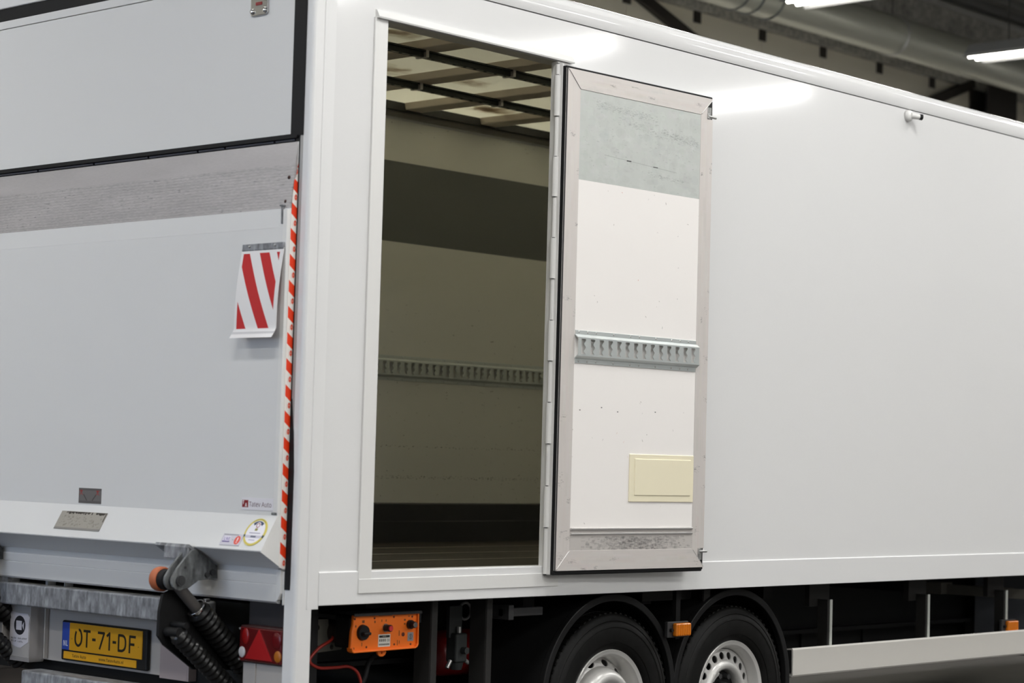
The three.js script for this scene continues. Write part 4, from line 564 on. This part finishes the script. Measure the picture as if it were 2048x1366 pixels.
// side marker lamps
const amberMat = MP({ color: lin(0.70, 0.19, 0.006), roughness: 0.25, clearcoat: 0.5 });
function marker(x, y, z) { const L = group('side_marker_lamp', T, [x, y, z]); mesh('lamp_base', rb(-0.012, 0.135, -0.034, 0.036, -0.02, 0.0, 0.005), darkSteel, L); const ribs = [rb(0.02, 0.128, -0.028, 0.03, -0.002, 0.024, 0.009)]; for (let i = 0; i < 6; i++) ribs.push(rb(0.03 + i * 0.016, 0.037 + i * 0.016, -0.024, 0.026, 0.02, 0.0265, 0.003)); mesh('amber_lens', ribs, amberMat, L); mesh('lens_screw', cyl([0.008, 0.0, 0], [0.008, 0, 0.012], 0.008, 0.008, 10), blackPlastic, L); }
marker(2.225, 0.704, -0.055); marker(5.235, 0.597, -0.135);
mesh('marker_bracket', [box(2.30, 2.33, 0.66, 0.88, -0.1, -0.08)], chassisMat, T);
// side guard: rail and stays
{ const G = group('side_guard', T); mesh('guard_rail', [exX([[-0.14, 0.447], [-0.105, 0.442], [-0.1, 0.45], [-0.1, 0.568], [-0.105, 0.576], [-0.14, 0.571], [-0.14, 0.566], [-0.108, 0.568], [-0.106, 0.452], [-0.14, 0.452]], 3.222, 8.9)], M({ color: lin(0.62, 0.60, 0.56), roughness: 0.45 }), G);
  for (const x of [3.565, 4.455, 5.25, 6.4, 7.6]) { const st = mesh('guard_stay', rb(x + 0.016, x + 0.036, 0.45, 0.79, -0.145, -0.138, 0.001), stayZinc, G); mesh('stay_web', rb(x + 0.0, x + 0.016, 0.45, 0.79, -0.20, -0.142, 0.001), greyPost, st); mesh('stay_bracket', [rb(x - 0.07, x + 0.1, 0.755, 0.88, -0.23, -0.2, 0.003)], greyPost, st); } }
mesh('hanger_plate', [rb(2.525, 2.572, 0.805, 0.88, -0.112, -0.1, 0.002), box(2.2, 2.55, 0.82, 0.88, -0.2, -0.19)], greyPost, T);
mesh('outrigger_beam', [rb(5.46, 5.5, 0.735, 0.79, -0.80, -0.1, 0.003), rb(5.4, 5.52, 0.735, 0.80, -0.84, -0.62, 0.003)], M({ color: lin(0.20, 0.19, 0.165), roughness: 0.5 }), T);
mesh('side_locker', [rb(5.98, 6.9, 0.38, 0.86, -0.75, -0.25, 0.01)], M({ color: lin(0.16, 0.17, 0.19), roughness: 0.5 }), T);
mesh('landing_gear', [rb(9.2, 9.32, 0.02, 0.88, -0.6, -0.48, 0.005), rb(9.1, 9.42, 0.0, 0.02, -0.66, -0.42, 0.004), rb(9.2, 9.32, 0.02, 0.88, -2.07, -1.95, 0.005), rb(9.1, 9.42, 0.0, 0.02, -2.13, -1.89, 0.004)], chassisMat, T);
mesh('left_wheel_tyres', [cyl([1.858, 0.396, -2.47], [1.858, 0.396, -2.24], 0.394, 0.394, 48), cyl([2.712, 0.396, -2.47], [2.712, 0.396, -2.24], 0.394, 0.394, 48)], tyreMat, T);
{ const G = group('left_side_guard', T); for (const [a, b] of [[0.30, 0.43], [0.47, 0.60]]) mesh('guard_rail', rb(3.222, 8.9, a, b, W2 + 0.06, W2 + 0.1, 0.004), M({ color: lin(0.62, 0.60, 0.56), roughness: 0.45 }), G); for (const x of [3.6, 5.2, 6.8, 8.4]) mesh('guard_stay', rb(x, x + 0.04, 0.3, 0.9, W2 + 0.1, W2 + 0.14, 0.003), greyPost, G); }
{ const B = group('pallet_box', T); mesh('box_body', rb(3.45, 6.6, 0.31, 0.80, -2.35, -0.95, 0.008), chassisMat, B); mesh('box_rim', [rb(3.44, 6.61, 0.30, 0.325, -2.36, -0.94, 0.003), rb(3.44, 6.61, 0.775, 0.80, -2.36, -0.94, 0.003)], greyPost, B); for (const x of [3.9, 4.5, 5.1, 5.7, 6.2]) mesh('box_rib', rb(x, x + 0.03, 0.32, 0.78, -0.952, -0.935, 0.003), chassisMat, B); }
mesh('brake_hose', tube([[3.05, 0.78, -0.35], [3.12, 0.70, -0.32], [3.08, 0.62, -0.3], [3.2, 0.56, -0.34], [3.28, 0.66, -0.36], [3.3, 0.80, -0.4]], 0.009, 40), darkSteel, T);
mesh('brake_chamber', [cyl([3.12, 0.62, -0.5], [3.26, 0.68, -0.5], 0.075, 0.075, 20), cyl([3.05, 0.59, -0.5], [3.12, 0.62, -0.5], 0.05, 0.07, 20)], darkSteel, T);
// yellow strap lying on the cargo floor inside the door
{ const legs = [[[0.773, 0.263], [0.787, 0.62], [0.50, 0.545], [0.735, 0.295]], [[0.773, 0.263], [0.72, 0.272], [0.40, 0.318], [0.30, 0.10]]].map(q => exZ(q.map(([x, y]) => [x - 0.6, y - 0.3]), 0, 0.003).rotateX(-Math.PI / 2));
  const S = tag(mesh('lashing_strap', legs, M({ color: lin(0.66, 0.56, 0.05), roughness: 0.6 })), 'yellow strap lying on the dark cargo floor inside the doorway', 'strap'); S.position.set(0.6, 0.9655, -0.3); }

renderer.render(scene, camera);
